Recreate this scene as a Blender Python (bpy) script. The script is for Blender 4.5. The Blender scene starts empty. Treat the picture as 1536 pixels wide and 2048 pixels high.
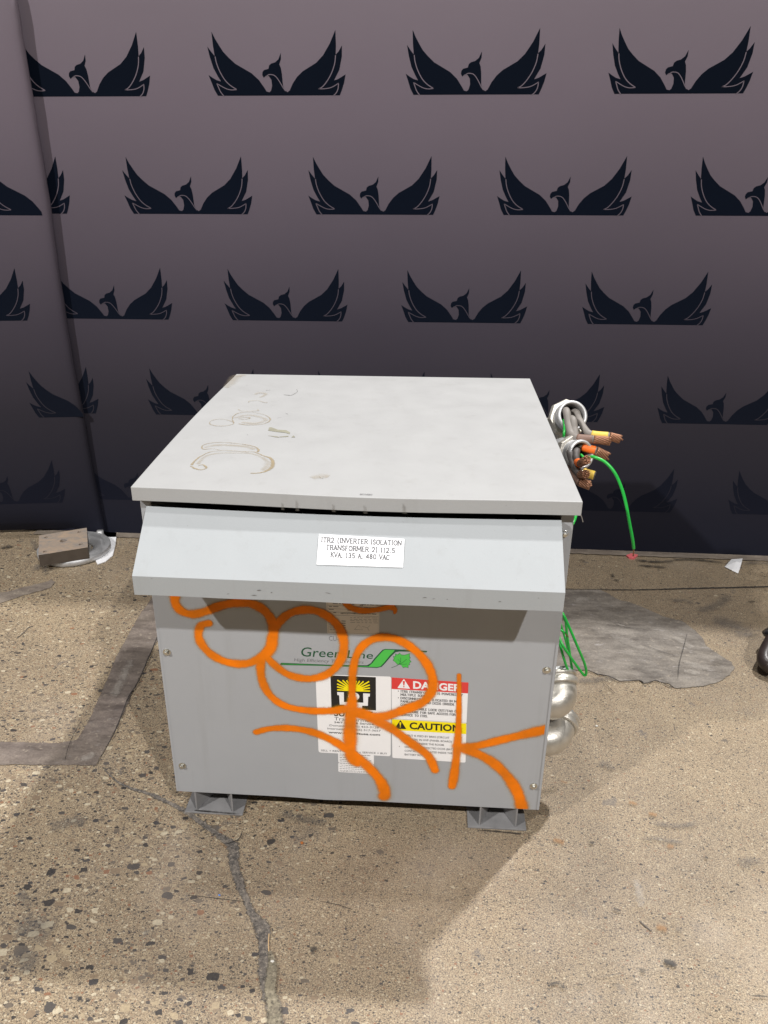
import bpy, bmesh, math, random
from mathutils import Vector, Matrix
from mathutils.geometry import tessellate_polygon
import numpy as np
random.seed(7)
# ------------------------------------------------------------------ camera
SC = bpy.context.scene
COL = SC.collection
FPX, YAW, PITCH, ROLL = 1584.463, -0.054, 0.4232, 0.0119
CAM = Vector((0.4763, -1.2111, 1.2399))
_f = Vector((math.sin(YAW)*math.cos(PITCH), math.cos(YAW)*math.cos(PITCH), -math.sin(PITCH)))
_r = Vector((math.cos(YAW), -math.sin(YAW), 0)); _u = _r.cross(_f)
RR = math.cos(ROLL)*_r + math.sin(ROLL)*_u
UU = -math.sin(ROLL)*_r + math.cos(ROLL)*_u
FF = _f
cd = bpy.data.cameras.new('camera'); cam = bpy.data.objects.new('camera', cd); COL.objects.link(cam)
cam.matrix_world = Matrix(((RR.x, UU.x, -FF.x, CAM.x), (RR.y, UU.y, -FF.y, CAM.y), (RR.z, UU.z, -FF.z, CAM.z), (0, 0, 0, 1)))
cd.sensor_fit = 'VERTICAL'; cd.sensor_height = 24; cd.lens = FPX/2048*24
cd.clip_start = 0.02; cd.clip_end = 100
SC.camera = cam
# ------------------------------------------------------------------ light
w = bpy.data.worlds.new('World'); SC.world = w; w.use_nodes = True
bg = w.node_tree.nodes['Background']; bg.inputs[0].default_value = (1, 0.96, 0.92, 1); bg.inputs[1].default_value = 0.035
def lamp(name, d, power, dist=8.0, size=0.16, col=(1, 0.98, 0.965), aim=(0.36, 0.1, 0.4)):
    l = bpy.data.lights.new(name, 'AREA'); l.shape = 'DISK'; l.size = size; l.energy = power; l.color = col
    o = bpy.data.objects.new(name, l); COL.objects.link(o)
    d = Vector(d).normalized(); o.location = Vector(aim) + d*dist
    o.rotation_euler = (-d).to_track_quat('-Z', 'Y').to_euler()
lamp('ceiling_lamp', (-0.57, -0.531, 0.627), 420)
lamp('ceiling_lamp', (0.352, -0.595, 0.722), 420)
lamp('ceiling_lamp', (0.365, 0.392, 1.0), 560, size=.26)
lamp('ceiling_lamp', (-0.13, 0.10, 1.0), 170, size=.4)
SC.view_settings.view_transform = 'Standard'; SC.view_settings.look = 'None'
SC.view_settings.exposure = 0; SC.view_settings.gamma = 1

# ------------------------------------------------------------------ helpers
def ray(px, py):
    return RR*((px-768)/FPX) + UU*(-(py-1024)/FPX) + FF
def P(px, py, n, d):
    n = Vector(n); v = ray(px, py); return CAM + v*((d - n.dot(CAM))/n.dot(v))
def PY(px, py, y): return P(px, py, (0, 1, 0), y)
def PZ(px, py, z=0.0): return P(px, py, (0, 0, 1), z)
def PX(px, py, x): return P(px, py, (1, 0, 0), x)
def tag(o, label=None, cat=None, group=None, kind=None):
    if label: o['label'] = label
    if cat: o['category'] = cat
    if group: o['group'] = group
    if kind: o['kind'] = kind
    return o
def empty(name, loc, label, cat, group=None):
    o = bpy.data.objects.new(name, None); COL.objects.link(o); o.location = loc; o.empty_display_size = .05
    return tag(o, label, cat, group)
def finish(name, bm, mats, parent=None, smooth=False, bevel=0):
    """world-space bmesh -> one mesh object (origin kept at the parent's base)"""
    me = bpy.data.meshes.new(name)
    bm.normal_update()
    bm.to_mesh(me); bm.free()
    if not isinstance(mats, (list, tuple)): mats = [mats]
    for m in mats: me.materials.append(m)
    o = bpy.data.objects.new(name, me); COL.objects.link(o)
    if smooth:
        for p in me.polygons: p.use_smooth = True
    if parent:
        o.parent = parent
        t = parent; off = Vector((0, 0, 0))
        while t: off += t.location; t = t.parent
        o.location = -off
    if bevel:
        b = o.modifiers.new('bevel', 'BEVEL'); b.width = bevel; b.segments = 2; b.limit_method = 'ANGLE'; b.angle_limit = .6
    return o
def face(bm, pts, mi=0):
    vs = [bm.verts.new(p) for p in pts]
    try:
        f = bm.faces.new(vs); f.material_index = mi; return f
    except ValueError: return None
def tess(bm, pts, mi=0):
    """flat concave outline -> triangles"""
    vs = [bm.verts.new(p) for p in pts]; out = []
    for t in tessellate_polygon([[Vector(p) for p in pts]]):
        try: f = bm.faces.new([vs[i] for i in t]); f.material_index = mi; out.append(f)
        except ValueError: pass
    return out
def box(bm, a, b, mi=0):
    x0, y0, z0 = a; x1, y1, z1 = b
    v = [bm.verts.new(p) for p in ((x0,y0,z0),(x1,y0,z0),(x1,y1,z0),(x0,y1,z0),(x0,y0,z1),(x1,y0,z1),(x1,y1,z1),(x0,y1,z1))]
    for q in ((3,2,1,0),(4,5,6,7),(0,1,5,4),(1,2,6,5),(2,3,7,6),(3,0,4,7)):
        bm.faces.new([v[i] for i in q]).material_index = mi
def prism(bm, poly, off, mi=0):
    """closed prism from a world polygon list and an offset vector"""
    a = [bm.verts.new(p) for p in poly]; b = [bm.verts.new(Vector(p)+Vector(off)) for p in poly]
    n = len(a)
    for f in ([list(reversed(a)), b] + [[a[i], a[(i+1) % n], b[(i+1) % n], b[i]] for i in range(n)]):
        bm.faces.new(f).material_index = mi
    bmesh.ops.recalc_face_normals(bm, faces=bm.faces)
def frame(d):
    d = Vector(d).normalized(); a = Vector((0, 0, 1)) if abs(d.z) < .9 else Vector((1, 0, 0))
    u = d.cross(a).normalized(); return u, d.cross(u).normalized()
def catmull(pts, n=8):
    pts = [Vector(p) for p in pts]; out = []
    for i in range(len(pts)-1):
        p0 = pts[max(i-1, 0)]; p1 = pts[i]; p2 = pts[i+1]; p3 = pts[min(i+2, len(pts)-1)]
        for k in range(n):
            t = k/n
            out.append(.5*((2*p1)+(p2-p0)*t+(2*p0-5*p1+4*p2-p3)*t*t+(3*p1-p0-3*p2+p3)*t**3))
    out.append(pts[-1]); return out
def tube(bm, pts, r, seg=12, mi=0, cap=True, radii=None):
    pts = [Vector(p) for p in pts]; rings = []
    t = (pts[1]-pts[0]).normalized(); u, v = frame(t)
    for i, p in enumerate(pts):
        t2 = (pts[min(i+1, len(pts)-1)] - pts[max(i-1, 0)])
        if t2.length > 1e-9:
            t2.normalize(); u = (u - t2*u.dot(t2)).normalized(); v = t2.cross(u)
        rr = radii[i] if radii else r
        rings.append([bm.verts.new(p + (u*math.cos(2*math.pi*k/seg) + v*math.sin(2*math.pi*k/seg))*rr) for k in range(seg)])
    for a, b in zip(rings, rings[1:]):
        for k in range(seg):
            bm.faces.new((a[k], a[(k+1) % seg], b[(k+1) % seg], b[k])).material_index = mi
    if cap:
        bm.faces.new(list(reversed(rings[0]))).material_index = mi; bm.faces.new(rings[-1]).material_index = mi
def lathe(bm, c, axis, prof, seg=32, mi=0, closed=False):
    """prof: (radius, distance along axis)"""
    c = Vector(c); axis = Vector(axis).normalized(); u, v = frame(axis); rings = []
    for r, h in prof:
        rings.append([bm.verts.new(c + axis*h + (u*math.cos(2*math.pi*k/seg) + v*math.sin(2*math.pi*k/seg))*max(r, 1e-5)) for k in range(seg)])
    pr = list(zip(rings, rings[1:])) + ([(rings[-1], rings[0])] if closed else [])
    for a, b in pr:
        for k in range(seg):
            bm.faces.new((a[k], a[(k+1) % seg], b[(k+1) % seg], b[k])).material_index = mi

# ------------------------------------------------------------------ materials
def srgb(r, g, b, k=1.0):
    def f(c):
        c /= 255; return (c/12.92 if c <= .04045 else ((c+.055)/1.055)**2.4)*k
    return (f(r), f(g), f(b), 1)
class NT:
    def __init__(s, name):
        s.m = bpy.data.materials.new(name); s.m.use_nodes = True; s.t = s.m.node_tree; s.n = s.t.nodes
        s.b = s.n['Principled BSDF']
    def add(s, typ, **kw):
        o = s.n.new(typ)
        for k, v in kw.items(): setattr(o, k, v)
        return o
    def link(s, a, b): s.t.links.new(a, b)
    def put(s, sock, v):
        if hasattr(v, 'is_linked') or hasattr(v, 'links'): s.link(v, sock)
        else: sock.default_value = v
    def pos(s):
        if not hasattr(s, '_p'): s._p = s.add('ShaderNodeNewGeometry').outputs['Position']
        return s._p
    def noise(s, scale, detail=3, rough=.5, vec=None, col=False):
        o = s.add('ShaderNodeTexNoise'); o.inputs['Scale'].default_value = scale; o.inputs['Detail'].default_value = detail
        o.inputs['Roughness'].default_value = rough; s.link(vec or s.pos(), o.inputs['Vector'])
        return o.outputs['Color' if col else 'Fac']
    def math(s, op, a, b=0.0, c=None, clamp=False):
        o = s.add('ShaderNodeMath', operation=op, use_clamp=clamp); s.put(o.inputs[0], a); s.put(o.inputs[1], b)
        if c is not None: s.put(o.inputs[2], c)
        return o.outputs[0]
    def mapr(s, v, a, b, c=0.0, d=1.0, smooth=False):
        o = s.add('ShaderNodeMapRange'); o.interpolation_type = 'SMOOTHSTEP' if smooth else 'LINEAR'
        s.put(o.inputs[0], v)
        for i, q in zip((1, 2, 3, 4), (a, b, c, d)): s.put(o.inputs[i], q)
        return o.outputs[0]
    def mix(s, f, a, b, mode='MIX'):
        o = s.add('ShaderNodeMix', data_type='RGBA', blend_type=mode); s.put(o.inputs[0], f); s.put(o.inputs[6], a); s.put(o.inputs[7], b)
        return o.outputs[2]
    def ramp(s, v, stops, const=False):
        o = s.add('ShaderNodeValToRGB'); s.put(o.inputs[0], v); e = o.color_ramp.elements
        if const: o.color_ramp.interpolation = 'CONSTANT'
        while len(e) < len(stops): e.new(.5)
        for i, (p, c) in enumerate(stops): e[i].position = p; e[i].color = c
        return o.outputs[0]
    def bump(s, h, strength=.3, dist=.001):
        o = s.add('ShaderNodeBump'); o.inputs['Strength'].default_value = strength; o.inputs['Distance'].default_value = dist
        s.put(o.inputs['Height'], h); s.link(o.outputs[0], s.b.inputs['Normal'])
    def out(s, col=None, rough=None, metal=None, spec=None):
        if col is not None: s.put(s.b.inputs['Base Color'], col)
        if rough is not None: s.put(s.b.inputs['Roughness'], rough)
        if metal is not None: s.put(s.b.inputs['Metallic'], metal)
        if spec is not None: s.b.inputs['Specular IOR Level'].default_value = spec
        return s.m

def painted(name, c, var=.06, rough=.5, scale=6, grain=.02):
    t = NT(name); n = t.noise(scale, 5, .6); n2 = t.noise(900, 2)
    lo = tuple(x*(1-var) for x in c[:3])+(1,); hi = tuple(min(1, x*(1+var)) for x in c[:3])+(1,)
    col = t.mix(n, lo, hi)
    # small dark scuffs
    sc = t.math('MULTIPLY', t.mapr(t.noise(60, 6, .7), .70, .78), t.mapr(t.noise(3, 3), .5, .62))
    col = t.mix(t.math('MULTIPLY', sc, .35), col, (.16, .15, .14, 1))
    mp = t.add('ShaderNodeMapping'); mp.inputs['Scale'].default_value = (26, 26, 1.6); t.link(t.pos(), mp.inputs[0])
    st = t.mapr(t.noise(1, 5, .7, vec=mp.outputs[0]), .55, .8, 0, .16)
    col = t.mix(st, col, (.20, .185, .16, 1))
    col = t.mix(t.mapr(n2, .35, .65, 0, .05), col, (.1, .1, .1, 1))
    fl = t.math('MULTIPLY', t.mapr(t.noise(230, 3, .6), .735, .76), .6)
    col = t.mix(fl, col, (.15, .13, .11, 1))
    t.bump(t.math('ADD', t.noise(420, 2), t.math('MULTIPLY', t.noise(4.5, 2, .4), 5)), .10, .0008)
    return t.out(col, t.mapr(t.noise(14, 4), .3, .7, rough-.06, rough+.08))
def plain(name, c, rough=.5, metal=0.0, var=.1, scale=40, bump=.1, bs=200):
    t = NT(name); n = t.noise(scale, 5, .6)
    lo = tuple(x*(1-var) for x in c[:3])+(1,); hi = tuple(min(1, x*(1+var)) for x in c[:3])+(1,)
    if bump: t.bump(t.noise(bs, 4), bump, .001)
    return t.out(t.mix(n, lo, hi), t.mapr(n, .3, .7, rough*.85, min(1, rough*1.15)), metal)
M = {}
M['grey'] = painted('grey_enamel', (.375, .385, .40))
M['lid'] = painted('lid_enamel', (.392, .394, .390), .04, .48, 4)
M['hood'] = painted('hood_enamel', (.375, .395, .405), .03, .45, 5)
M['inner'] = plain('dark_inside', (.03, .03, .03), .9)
M['footmetal'] = plain('foot_metal', (.25, .245, .245), .6, .1, .4, 22, .2)
M['galv'] = plain('galvanised_metal', (.60, .57, .51), .47, .75, .25, 40, .45, 260)
M['galvdull'] = plain('dull_galvanised_metal', (.55, .55, .55), .5, .6, .2, 50, .3, 250)
M['zinc'] = plain('zinc_bolt', (.62, .61, .56), .3, 1.0, .15, 200)
M['cable'] = plain('grey_cable_jacket', (.22, .20, .18), .55, 0, .25, 60)
M['cabledark'] = plain('dark_cable_jacket', (.09, .08, .075), .55, 0, .25, 60)
M['cablebrown'] = plain('brown_cable_jacket', (.20, .12, .09), .5, 0, .2, 60)
M['green'] = plain('green_insulation', (.02, .42, .055), .32, 0, .12, 60)
M['copper'] = plain('copper_strand', (.34, .17, .10), .5, .6, .45, 300)
M['yellow'] = plain('yellow_tape', (.72, .50, .08), .5, 0, .15, 90)
M['orange'] = plain('orange_tape', (.90, .17, .02), .5, 0, .12, 90)
M['white'] = plain('white_sticker_vinyl', (.88, .87, .87), .35, 0, .02, 50, .0)
M['paperw'] = plain('white_label_paper', (.86, .86, .87), .7, 0, .02, 50, .0)
M['namepl'] = plain('nameplate_foil', (.72, .66, .59), .5, 0, .08, 80, .0)
M['black'] = plain('black_ink', (.012, .012, .012), .45, 0, .1, 50, .0)
M['greyink'] = plain('grey_ink', (.16, .155, .16), .6, 0, .1, 50, .0)
M['lightink'] = plain('light_grey_ink', (.12, .12, .125), .7, 0, .1, 50, .0)
M['yelink'] = plain('yellow_ink', (.95, .78, .0), .4, 0, .04, 50, .0)
M['redink'] = plain('red_ink', (.72, .05, .045), .4, 0, .05, 50, .0)
M['greenink'] = plain('green_ink', (.07, .50, .07), .45, 0, .05, 50, .0)
M['dgreenink'] = plain('dark_green_ink', (.006, .075, .03), .45, 0, .05, 50, .0)
M['tan'] = plain('tan_plastic', (.62, .42, .22), .6, 0, .1)

# ---- exposed aggregate floor
def floor_material():
    t = NT('exposed_aggregate_concrete'); pos = t.pos()
    sx = t.add('ShaderNodeSeparateXYZ'); t.link(pos, sx.inputs[0]); X, Y = sx.outputs[0], sx.outputs[1]
    wob = t.noise(28, 3, .6, col=True)
    off = t.add('ShaderNodeVectorMath', operation='SCALE'); t.link(wob, off.inputs[0]); off.inputs['Scale'].default_value = .02
    vec = t.add('ShaderNodeVectorMath', operation='ADD'); t.link(pos, vec.inputs[0]); t.link(off.outputs[0], vec.inputs[1]); vec = vec.outputs[0]
    wob2 = t.noise(160, 2, .6, col=True)
    off2 = t.add('ShaderNodeVectorMath', operation='SCALE'); t.link(wob2, off2.inputs[0]); off2.inputs['Scale'].default_value = .006
    v2 = t.add('ShaderNodeVectorMath', operation='ADD'); t.link(pos, v2.inputs[0]); t.link(off2.outputs[0], v2.inputs[1]); v2 = v2.outputs[0]
    # coarse stones lie in the left slab, fine sand on the right
    edge = t.math('ADD', X, t.math('MULTIPLY', t.noise(2.2, 3), .7))
    coarse = t.mapr(edge, .25, .85, 1.0, 0.0, True)
    front = t.mapr(Y, -.45, .9, 1.0, .55)
    coarse = t.math('MULTIPLY', coarse, front)
    n1 = t.noise(1.7, 5, .6); n2 = t.noise(420, 3, .7); n3 = t.noise(9, 5, .6)
    col = t.mix(t.mapr(n3, .3, .7), srgb(165, 141, 112), srgb(192, 167, 134))
    col = t.mix(t.mapr(n2, .35, .65), t.mix(.55, col, (.04, .035, .03, 1)), t.mix(.5, col, (.85, .70, .48, 1)))
    stones = [(0, srgb(44, 43, 44)), (.17, srgb(80, 76, 74)), (.30, srgb(122, 110, 96)), (.46, srgb(158, 136, 110)),
              (.60, srgb(202, 182, 148)), (.76, srgb(228, 214, 184)), (.90, srgb(160, 112, 80)), (.95, srgb(60, 60, 64))]
    def layer(col, scale, pres, rad, vv, soft=.06, strength=.9, dark=0):
        vo = t.add('ShaderNodeTexVoronoi', feature='F1', voronoi_dimensions='2D'); vo.inputs['Scale'].default_value = scale
        vo.inputs['Randomness'].default_value = 1; vo.distance = 'MINKOWSKI'; vo.inputs['Exponent'].default_value = 1.35
        mp = t.add('ShaderNodeMapping'); mp.inputs['Rotation'].default_value = (0, 0, scale*.37); mp.inputs['Scale'].default_value = (1, 1.45, 1); t.link(vv, mp.inputs[0]); t.link(mp.outputs[0], vo.inputs['Vector'])
        sc = t.add('ShaderNodeSeparateColor'); t.link(vo.outputs['Color'], sc.inputs[0])
        r = t.math('MULTIPLY', rad, t.mapr(sc.outputs[1], 0, 1, .45, 1.0))
        inside = t.mapr(t.math('SUBTRACT', r, vo.outputs['Distance']), -soft*.3, soft, 0, 1, True)
        on = t.math('LESS_THAN', sc.outputs[2], pres)
        f = t.math('MULTIPLY', t.math('MULTIPLY', inside, on), strength)
        c = t.ramp(sc.outputs[0], stones, True)
        c = t.mix(t.mapr(t.noise(260, 3), .3, .7, 0, .35), c, (.10, .09, .08, 1))
        return t.mix(f, col, c), f
    ve = t.add('ShaderNodeTexVoronoi', feature='DISTANCE_TO_EDGE', voronoi_dimensions='2D'); ve.inputs['Scale'].default_value = 240; t.link(v2, ve.inputs['Vector'])
    col = t.mix(t.mapr(ve.outputs['Distance'], .0, .12, .55, 0), col, (.055, .045, .038, 1))
    clump = t.mapr(t.noise(6, 3, .6), .35, .62, .35, 1.25)
    coarse = t.math('MULTIPLY', coarse, clump, clamp=True)
    col, f0 = layer(col, 300, .85, .50, v2, .12, .75)
    col, f1 = layer(col, 170, t.math('ADD', .34, t.math('MULTIPLY', coarse, .45)), .44, v2, .08, .9)
    col, f2 = layer(col, 95, t.math('ADD', .05, t.math('MULTIPLY', coarse, .60)), .42, v2, .05, .92)
    col, f3 = layer(col, 48, t.math('ADD', .004, t.math('MULTIPLY', coarse, .44)), .40, vec, .03, .95)
    col, f4 = layer(col, 27, t.math('MULTIPLY', t.math('MULTIPLY', coarse, t.mapr(Y, .05, -.4, .1, 1)), .55), .36, vec, .02, .95)
    # dirt and traffic marks
    dirt = t.mapr(n1, .40, .70, 0, .5)
    col = t.mix(dirt, col, t.mix(.5, col, (.10, .085, .085, 1)))
    sp = t.math('MULTIPLY', t.mapr(t.noise(5.5, 6, .75), .60, .72), .38)
    col = t.mix(sp, col, (.10, .09, .095, 1))
    rust = t.math('MULTIPLY', t.mapr(t.noise(7, 2, .5, vec=vec), .72, .80), .35)
    col = t.mix(rust, col, (.35, .17, .05, 1))
    mps = t.add('ShaderNodeMapping'); mps.inputs['Scale'].default_value = (3.2, 34, 1); mps.inputs['Rotation'].default_value = (0, 0, .12); t.link(pos, mps.inputs[0])
    scr = t.math('MULTIPLY', t.mapr(t.noise(1.6, 7, .72, vec=mps.outputs[0]), .64, .70), .6)
    col = t.mix(scr, col, (.085, .075, .07, 1))
    sm = t.math('MULTIPLY', t.mapr(t.noise(14, 4, .65, vec=vec), .66, .71), .5)
    col = t.mix(sm, col, (.12, .115, .12, 1))
    pale = t.math('MULTIPLY', t.mapr(t.noise(2.6, 5, .6, vec=vec), .55, .72), .22)
    col = t.mix(pale, col, (.62, .52, .42, 1))
    col = t.mix(1.0, col, (.765, .762, .755, 1), 'MULTIPLY')
    h = t.math('ADD', t.math('MULTIPLY', n2, .5), t.math('MULTIPLY', f1, .5))
    t.bump(h, .28, .0012)
    return t.out(col, t.mapr(t.noise(12, 4), .3, .7, .42, .62), None, .45)
M['floor'] = floor_material()
def patch_material(name, c1, c2, light):
    t = NT(name); mp = t.add('ShaderNodeMapping'); mp.inputs['Scale'].default_value = (6, 16, 6); t.link(t.pos(), mp.inputs[0])
    n = t.noise(1.6, 7, .68, vec=mp.outputs[0]); f = t.noise(240, 3, .6)
    col = t.mix(t.mapr(n, .36, .62), c1, c2)
    col = t.mix(t.mapr(t.noise(5, 4, .6), .4, .7, 0, .5), col, t.mix(.6, col, (.30, .25, .19, 1)))
    col = t.mix(t.math('MULTIPLY', t.mapr(t.noise(3.5, 9, .75, vec=mp.outputs[0]), .58, .68), light), col, (.36, .33, .31, 1))
    col = t.mix(t.math('MULTIPLY', t.mapr(f, .4, .7), .35), col, (.05, .045, .04, 1))
    col = t.mix(t.math('MULTIPLY', t.mapr(t.noise(70, 5, .7), .58, .7), .5), col, (.42, .36, .28, 1))
    t.bump(t.math('ADD', n, t.math('MULTIPLY', f, .3)), .35, .002)
    return t.out(col, t.mapr(n, .3, .7, .4, .65))
M['patch'] = patch_material('grey_repair_mortar', (.125, .108, .092, 1), (.275, .245, .21, 1), .9)
M['strip'] = patch_material('brown_filled_trench', (.085, .067, .060, 1), (.215, .175, .15, 1), .45)
M['crackfill'] = patch_material('crack_filler', (.085, .075, .068, 1), (.30, .26, .215, 1), .6)
def rubble(name, dark, mid, lite):
    t = NT(name); n = t.noise(34, 6, .75); f = t.noise(170, 5, .75)
    col = t.mix(t.mapr(n, .36, .62), dark, mid); col = t.mix(t.math('MULTIPLY', t.mapr(f, .52, .64), .8), col, lite)
    col = t.mix(t.math('MULTIPLY', t.mapr(f, .46, .36), .8), col, (.025, .022, .02, 1))
    t.bump(t.math('ADD', n, f), .8, .004); return t.out(col, .8)
M['crackfill'] = rubble('crumbled_crack_filler', (.10, .09, .082, 1), (.19, .165, .14, 1), (.36, .31, .25, 1))
M['yfill'] = rubble('yellowish_filler', (.17, .145, .105, 1), (.27, .235, .165, 1), (.40, .345, .25, 1))
M['ledge'] = patch_material('dusty_ledge', (.16, .13, .11, 1), (.30, .25, .20, 1), .3)
M['line'] = plain('dark_joint_dirt', (.035, .03, .028), .9, 0, .4, 50)

# ---- printed backdrop fabric
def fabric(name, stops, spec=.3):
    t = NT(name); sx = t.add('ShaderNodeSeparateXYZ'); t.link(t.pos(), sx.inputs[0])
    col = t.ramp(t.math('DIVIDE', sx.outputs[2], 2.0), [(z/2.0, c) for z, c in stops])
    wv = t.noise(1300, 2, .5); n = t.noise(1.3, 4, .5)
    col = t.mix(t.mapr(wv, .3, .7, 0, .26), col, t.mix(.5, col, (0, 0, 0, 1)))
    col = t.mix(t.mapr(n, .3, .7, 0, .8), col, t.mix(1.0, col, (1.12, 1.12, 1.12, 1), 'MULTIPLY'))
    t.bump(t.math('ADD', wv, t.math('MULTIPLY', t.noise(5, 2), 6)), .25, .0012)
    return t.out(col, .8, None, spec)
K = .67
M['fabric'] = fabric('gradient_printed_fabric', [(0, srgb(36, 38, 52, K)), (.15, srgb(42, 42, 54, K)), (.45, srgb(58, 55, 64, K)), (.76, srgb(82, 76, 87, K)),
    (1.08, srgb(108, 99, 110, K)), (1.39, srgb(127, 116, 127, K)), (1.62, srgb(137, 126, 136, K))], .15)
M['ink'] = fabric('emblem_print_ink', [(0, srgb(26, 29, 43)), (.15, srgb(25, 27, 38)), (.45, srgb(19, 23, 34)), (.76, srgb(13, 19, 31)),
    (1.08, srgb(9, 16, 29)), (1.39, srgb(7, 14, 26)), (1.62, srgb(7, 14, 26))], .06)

# ------------------------------------------------------------------ floor and its repairs
bm = bmesh.new(); bmesh.ops.create_grid(bm, x_segments=1, y_segments=1, size=7)
tag(finish('floor', bm, M['floor']), kind='structure')
def softened(m, name, e0=1.0, e1=.7, namp=.7, ns=220):
    """copy of a floor material whose rim breaks up into the surface below"""
    c = m.copy(); c.name = name; t = c.node_tree; bs = t.nodes['Principled BSDF']
    at = t.nodes.new('ShaderNodeAttribute'); at.attribute_name = 'dist'
    g = t.nodes.new('ShaderNodeNewGeometry'); n = t.nodes.new('ShaderNodeTexNoise'); n.inputs['Scale'].default_value = ns; n.inputs['Detail'].default_value = 4
    t.links.new(g.outputs['Position'], n.inputs['Vector'])
    a_ = t.nodes.new('ShaderNodeMath'); a_.operation = 'MULTIPLY_ADD'; t.links.new(n.outputs['Fac'], a_.inputs[0]); a_.inputs[1].default_value = namp; t.links.new(at.outputs['Fac'], a_.inputs[2])
    mr = t.nodes.new('ShaderNodeMapRange'); t.links.new(a_.outputs[0], mr.inputs[0])
    for i, v in zip((1, 2, 3, 4), (e0+namp*.5, e1+namp*.5, 0, 1)): mr.inputs[i].default_value = v
    t.links.new(mr.outputs[0], bs.inputs['Alpha']); return c
def sheet(name, pts, m, z=.002, rough=0, mats=None, th=0):
    pts = [Vector((p.x, p.y, z)) for p in pts]
    if rough:
        q = []
        for i, p in enumerate(pts):
            n = pts[(i+1) % len(pts)]; L = (n-p).length; k = max(1, int(L/.012)); d = (n-p)/k; perp = Vector((-d.y, d.x, 0)).normalized()
            for j in range(k): q.append(p + d*j + perp*random.uniform(-rough, rough))
        pts = q
    bm = bmesh.new(); lay = bm.verts.layers.float.new('dist'); n = len(pts)
    area = sum(pts[i].x*pts[(i+1) % n].y-pts[(i+1) % n].x*pts[i].y for i in range(n)); sg = 1 if area > 0 else -1
    inner = []
    for i in range(n):
        d = (pts[(i+2) % n]-pts[i-2]).normalized(); inner.append(pts[i]+Vector((-d.y, d.x, 0))*sg*.009)
    core = tess(bm, inner); vi = list(bm.verts)
    for v in vi: v[lay] = 0.0
    vo = [bm.verts.new(p) for p in pts]
    for v in vo: v[lay] = 1.0
    for i in range(n):
        try: bm.faces.new((vo[i], vo[(i+1) % n], vi[(i+1) % n], vi[i]))
        except ValueError: pass
    for f in bm.faces:
        f.normal_update()
        if f.normal.z < 0: f.normal_flip()
    return tag(finish(name, bm, softened(m, m.name+'_rim', 1.0, .8, .7, 300)), kind='structure')
G = PZ
sheet('floor_patch', [G(*p) for p in [(1085, 1180), (1200, 1180), (1216, 1188), (1236, 1200), (1262, 1206), (1285, 1215), (1325, 1233), (1365, 1243), (1390, 1262), (1404, 1275),
    (1412, 1292), (1440, 1312), (1462, 1325), (1470, 1336), (1460, 1352), (1435, 1366), (1405, 1374), (1350, 1378), (1338, 1370), (1310, 1362), (1288, 1368), (1278, 1362), (1240, 1364), (1218, 1354), (1195, 1350), (1176, 1342), (1060, 1340)]], M['patch'], .0022, .0018)
sheet('floor_patch', [G(*p) for p in [(330, 1165), (345, 1230), (300, 1310), (262, 1395), (232, 1460), (192, 1532), (0, 1531), (-60, 1531), (-60, 1486), (0, 1484), (120, 1487), (155, 1480), (178, 1440), (205, 1380), (235, 1310), (282, 1225)]], M['strip'], .002, .0015)
sheet('floor_patch', [G(*p) for p in [(-40, 1228), (0, 1208), (40, 1194), (75, 1184), (103, 1176), (110, 1165), (104, 1158), (88, 1166), (60, 1172), (30, 1180), (0, 1186), (-40, 1192)]], M['ledge'], .0018, .003)
# dusty ledge strip along the foot of the backdrop
sheet('floor_edge', [Vector((-.9, 1.30, 0)), Vector((-.9, 1.235, 0)), Vector((.95, 1.238, 0)), Vector((2.6, 1.228, 0)), Vector((2.6, 1.30, 0))], M['ledge'], .004, .002)
M['cracksoft'] = softened(M['crackfill'], 'crack_filler_rim', 1.0, .75, .7)
M['ysoft'] = softened(M['yfill'], 'yellowish_filler_rim', 1.0, .7, .8)
M['linesoft'] = softened(M['line'], 'joint_dirt_rim', 1.0, .5, 1.2, 120)
def ribbon_floor(name, pts, wid, m, z=.0024, jag=.002):
    pts = catmull([G(*p) for p in pts], 14); bm = bmesh.new(); lay = bm.verts.layers.float.new('dist'); rings = []
    for i, p in enumerate(pts):
        d = (pts[min(i+1, len(pts)-1)]-pts[max(i-1, 0)]).normalized(); n = Vector((-d.y, d.x, 0))
        k = i/(len(pts)-1)*(len(wid)-1); a = int(min(k, len(wid)-2)); ww = (wid[a]+(wid[a+1]-wid[a])*(k-a))*1.35; r = []
        for s_ in (-1, -.6, 0, .6, 1):
            q = p+n*(ww*s_+(random.uniform(-jag, jag) if abs(s_) == 1 else 0)); v = bm.verts.new((q.x, q.y, z)); v[lay] = abs(s_); r.append(v)
        rings.append(r)
    for a, b in zip(rings, rings[1:]):
        for j in range(4):
            f = bm.faces.new((a[j], a[j+1], b[j+1], b[j])); f.normal_update()
            if f.normal.z < 0: f.normal_flip()
    return tag(finish(name, bm, m), kind='structure')
ribbon_floor('floor_crack', [(205, 1535), (240, 1568), (300, 1590), (360, 1618), (400, 1645), (435, 1670), (465, 1695), (468, 1730), (478, 1765), (492, 1800), (505, 1830), (525, 1860), (528, 1900), (530, 1960), (548, 2020), (552, 2070)],
    [.0008, .002, .0035, .004, .005, .0045, .009, .0075, .007, .0045, .006, .011, .007, .008, .010, .011], M['cracksoft'], .0022)
ribbon_floor('floor_crack_filler', [(540, 1905), (545, 1940), (540, 1980), (548, 2020), (550, 2060)], [.002, .007, .0075, .009, .010], M['ysoft'], .0044, .0015)
ribbon_floor('floor_joint', [(1060, 1178), (1250, 1181), (1390, 1178), (1560, 1174)], [.001, .002, .003, .0032], M['linesoft'], .003, .0012)
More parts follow.
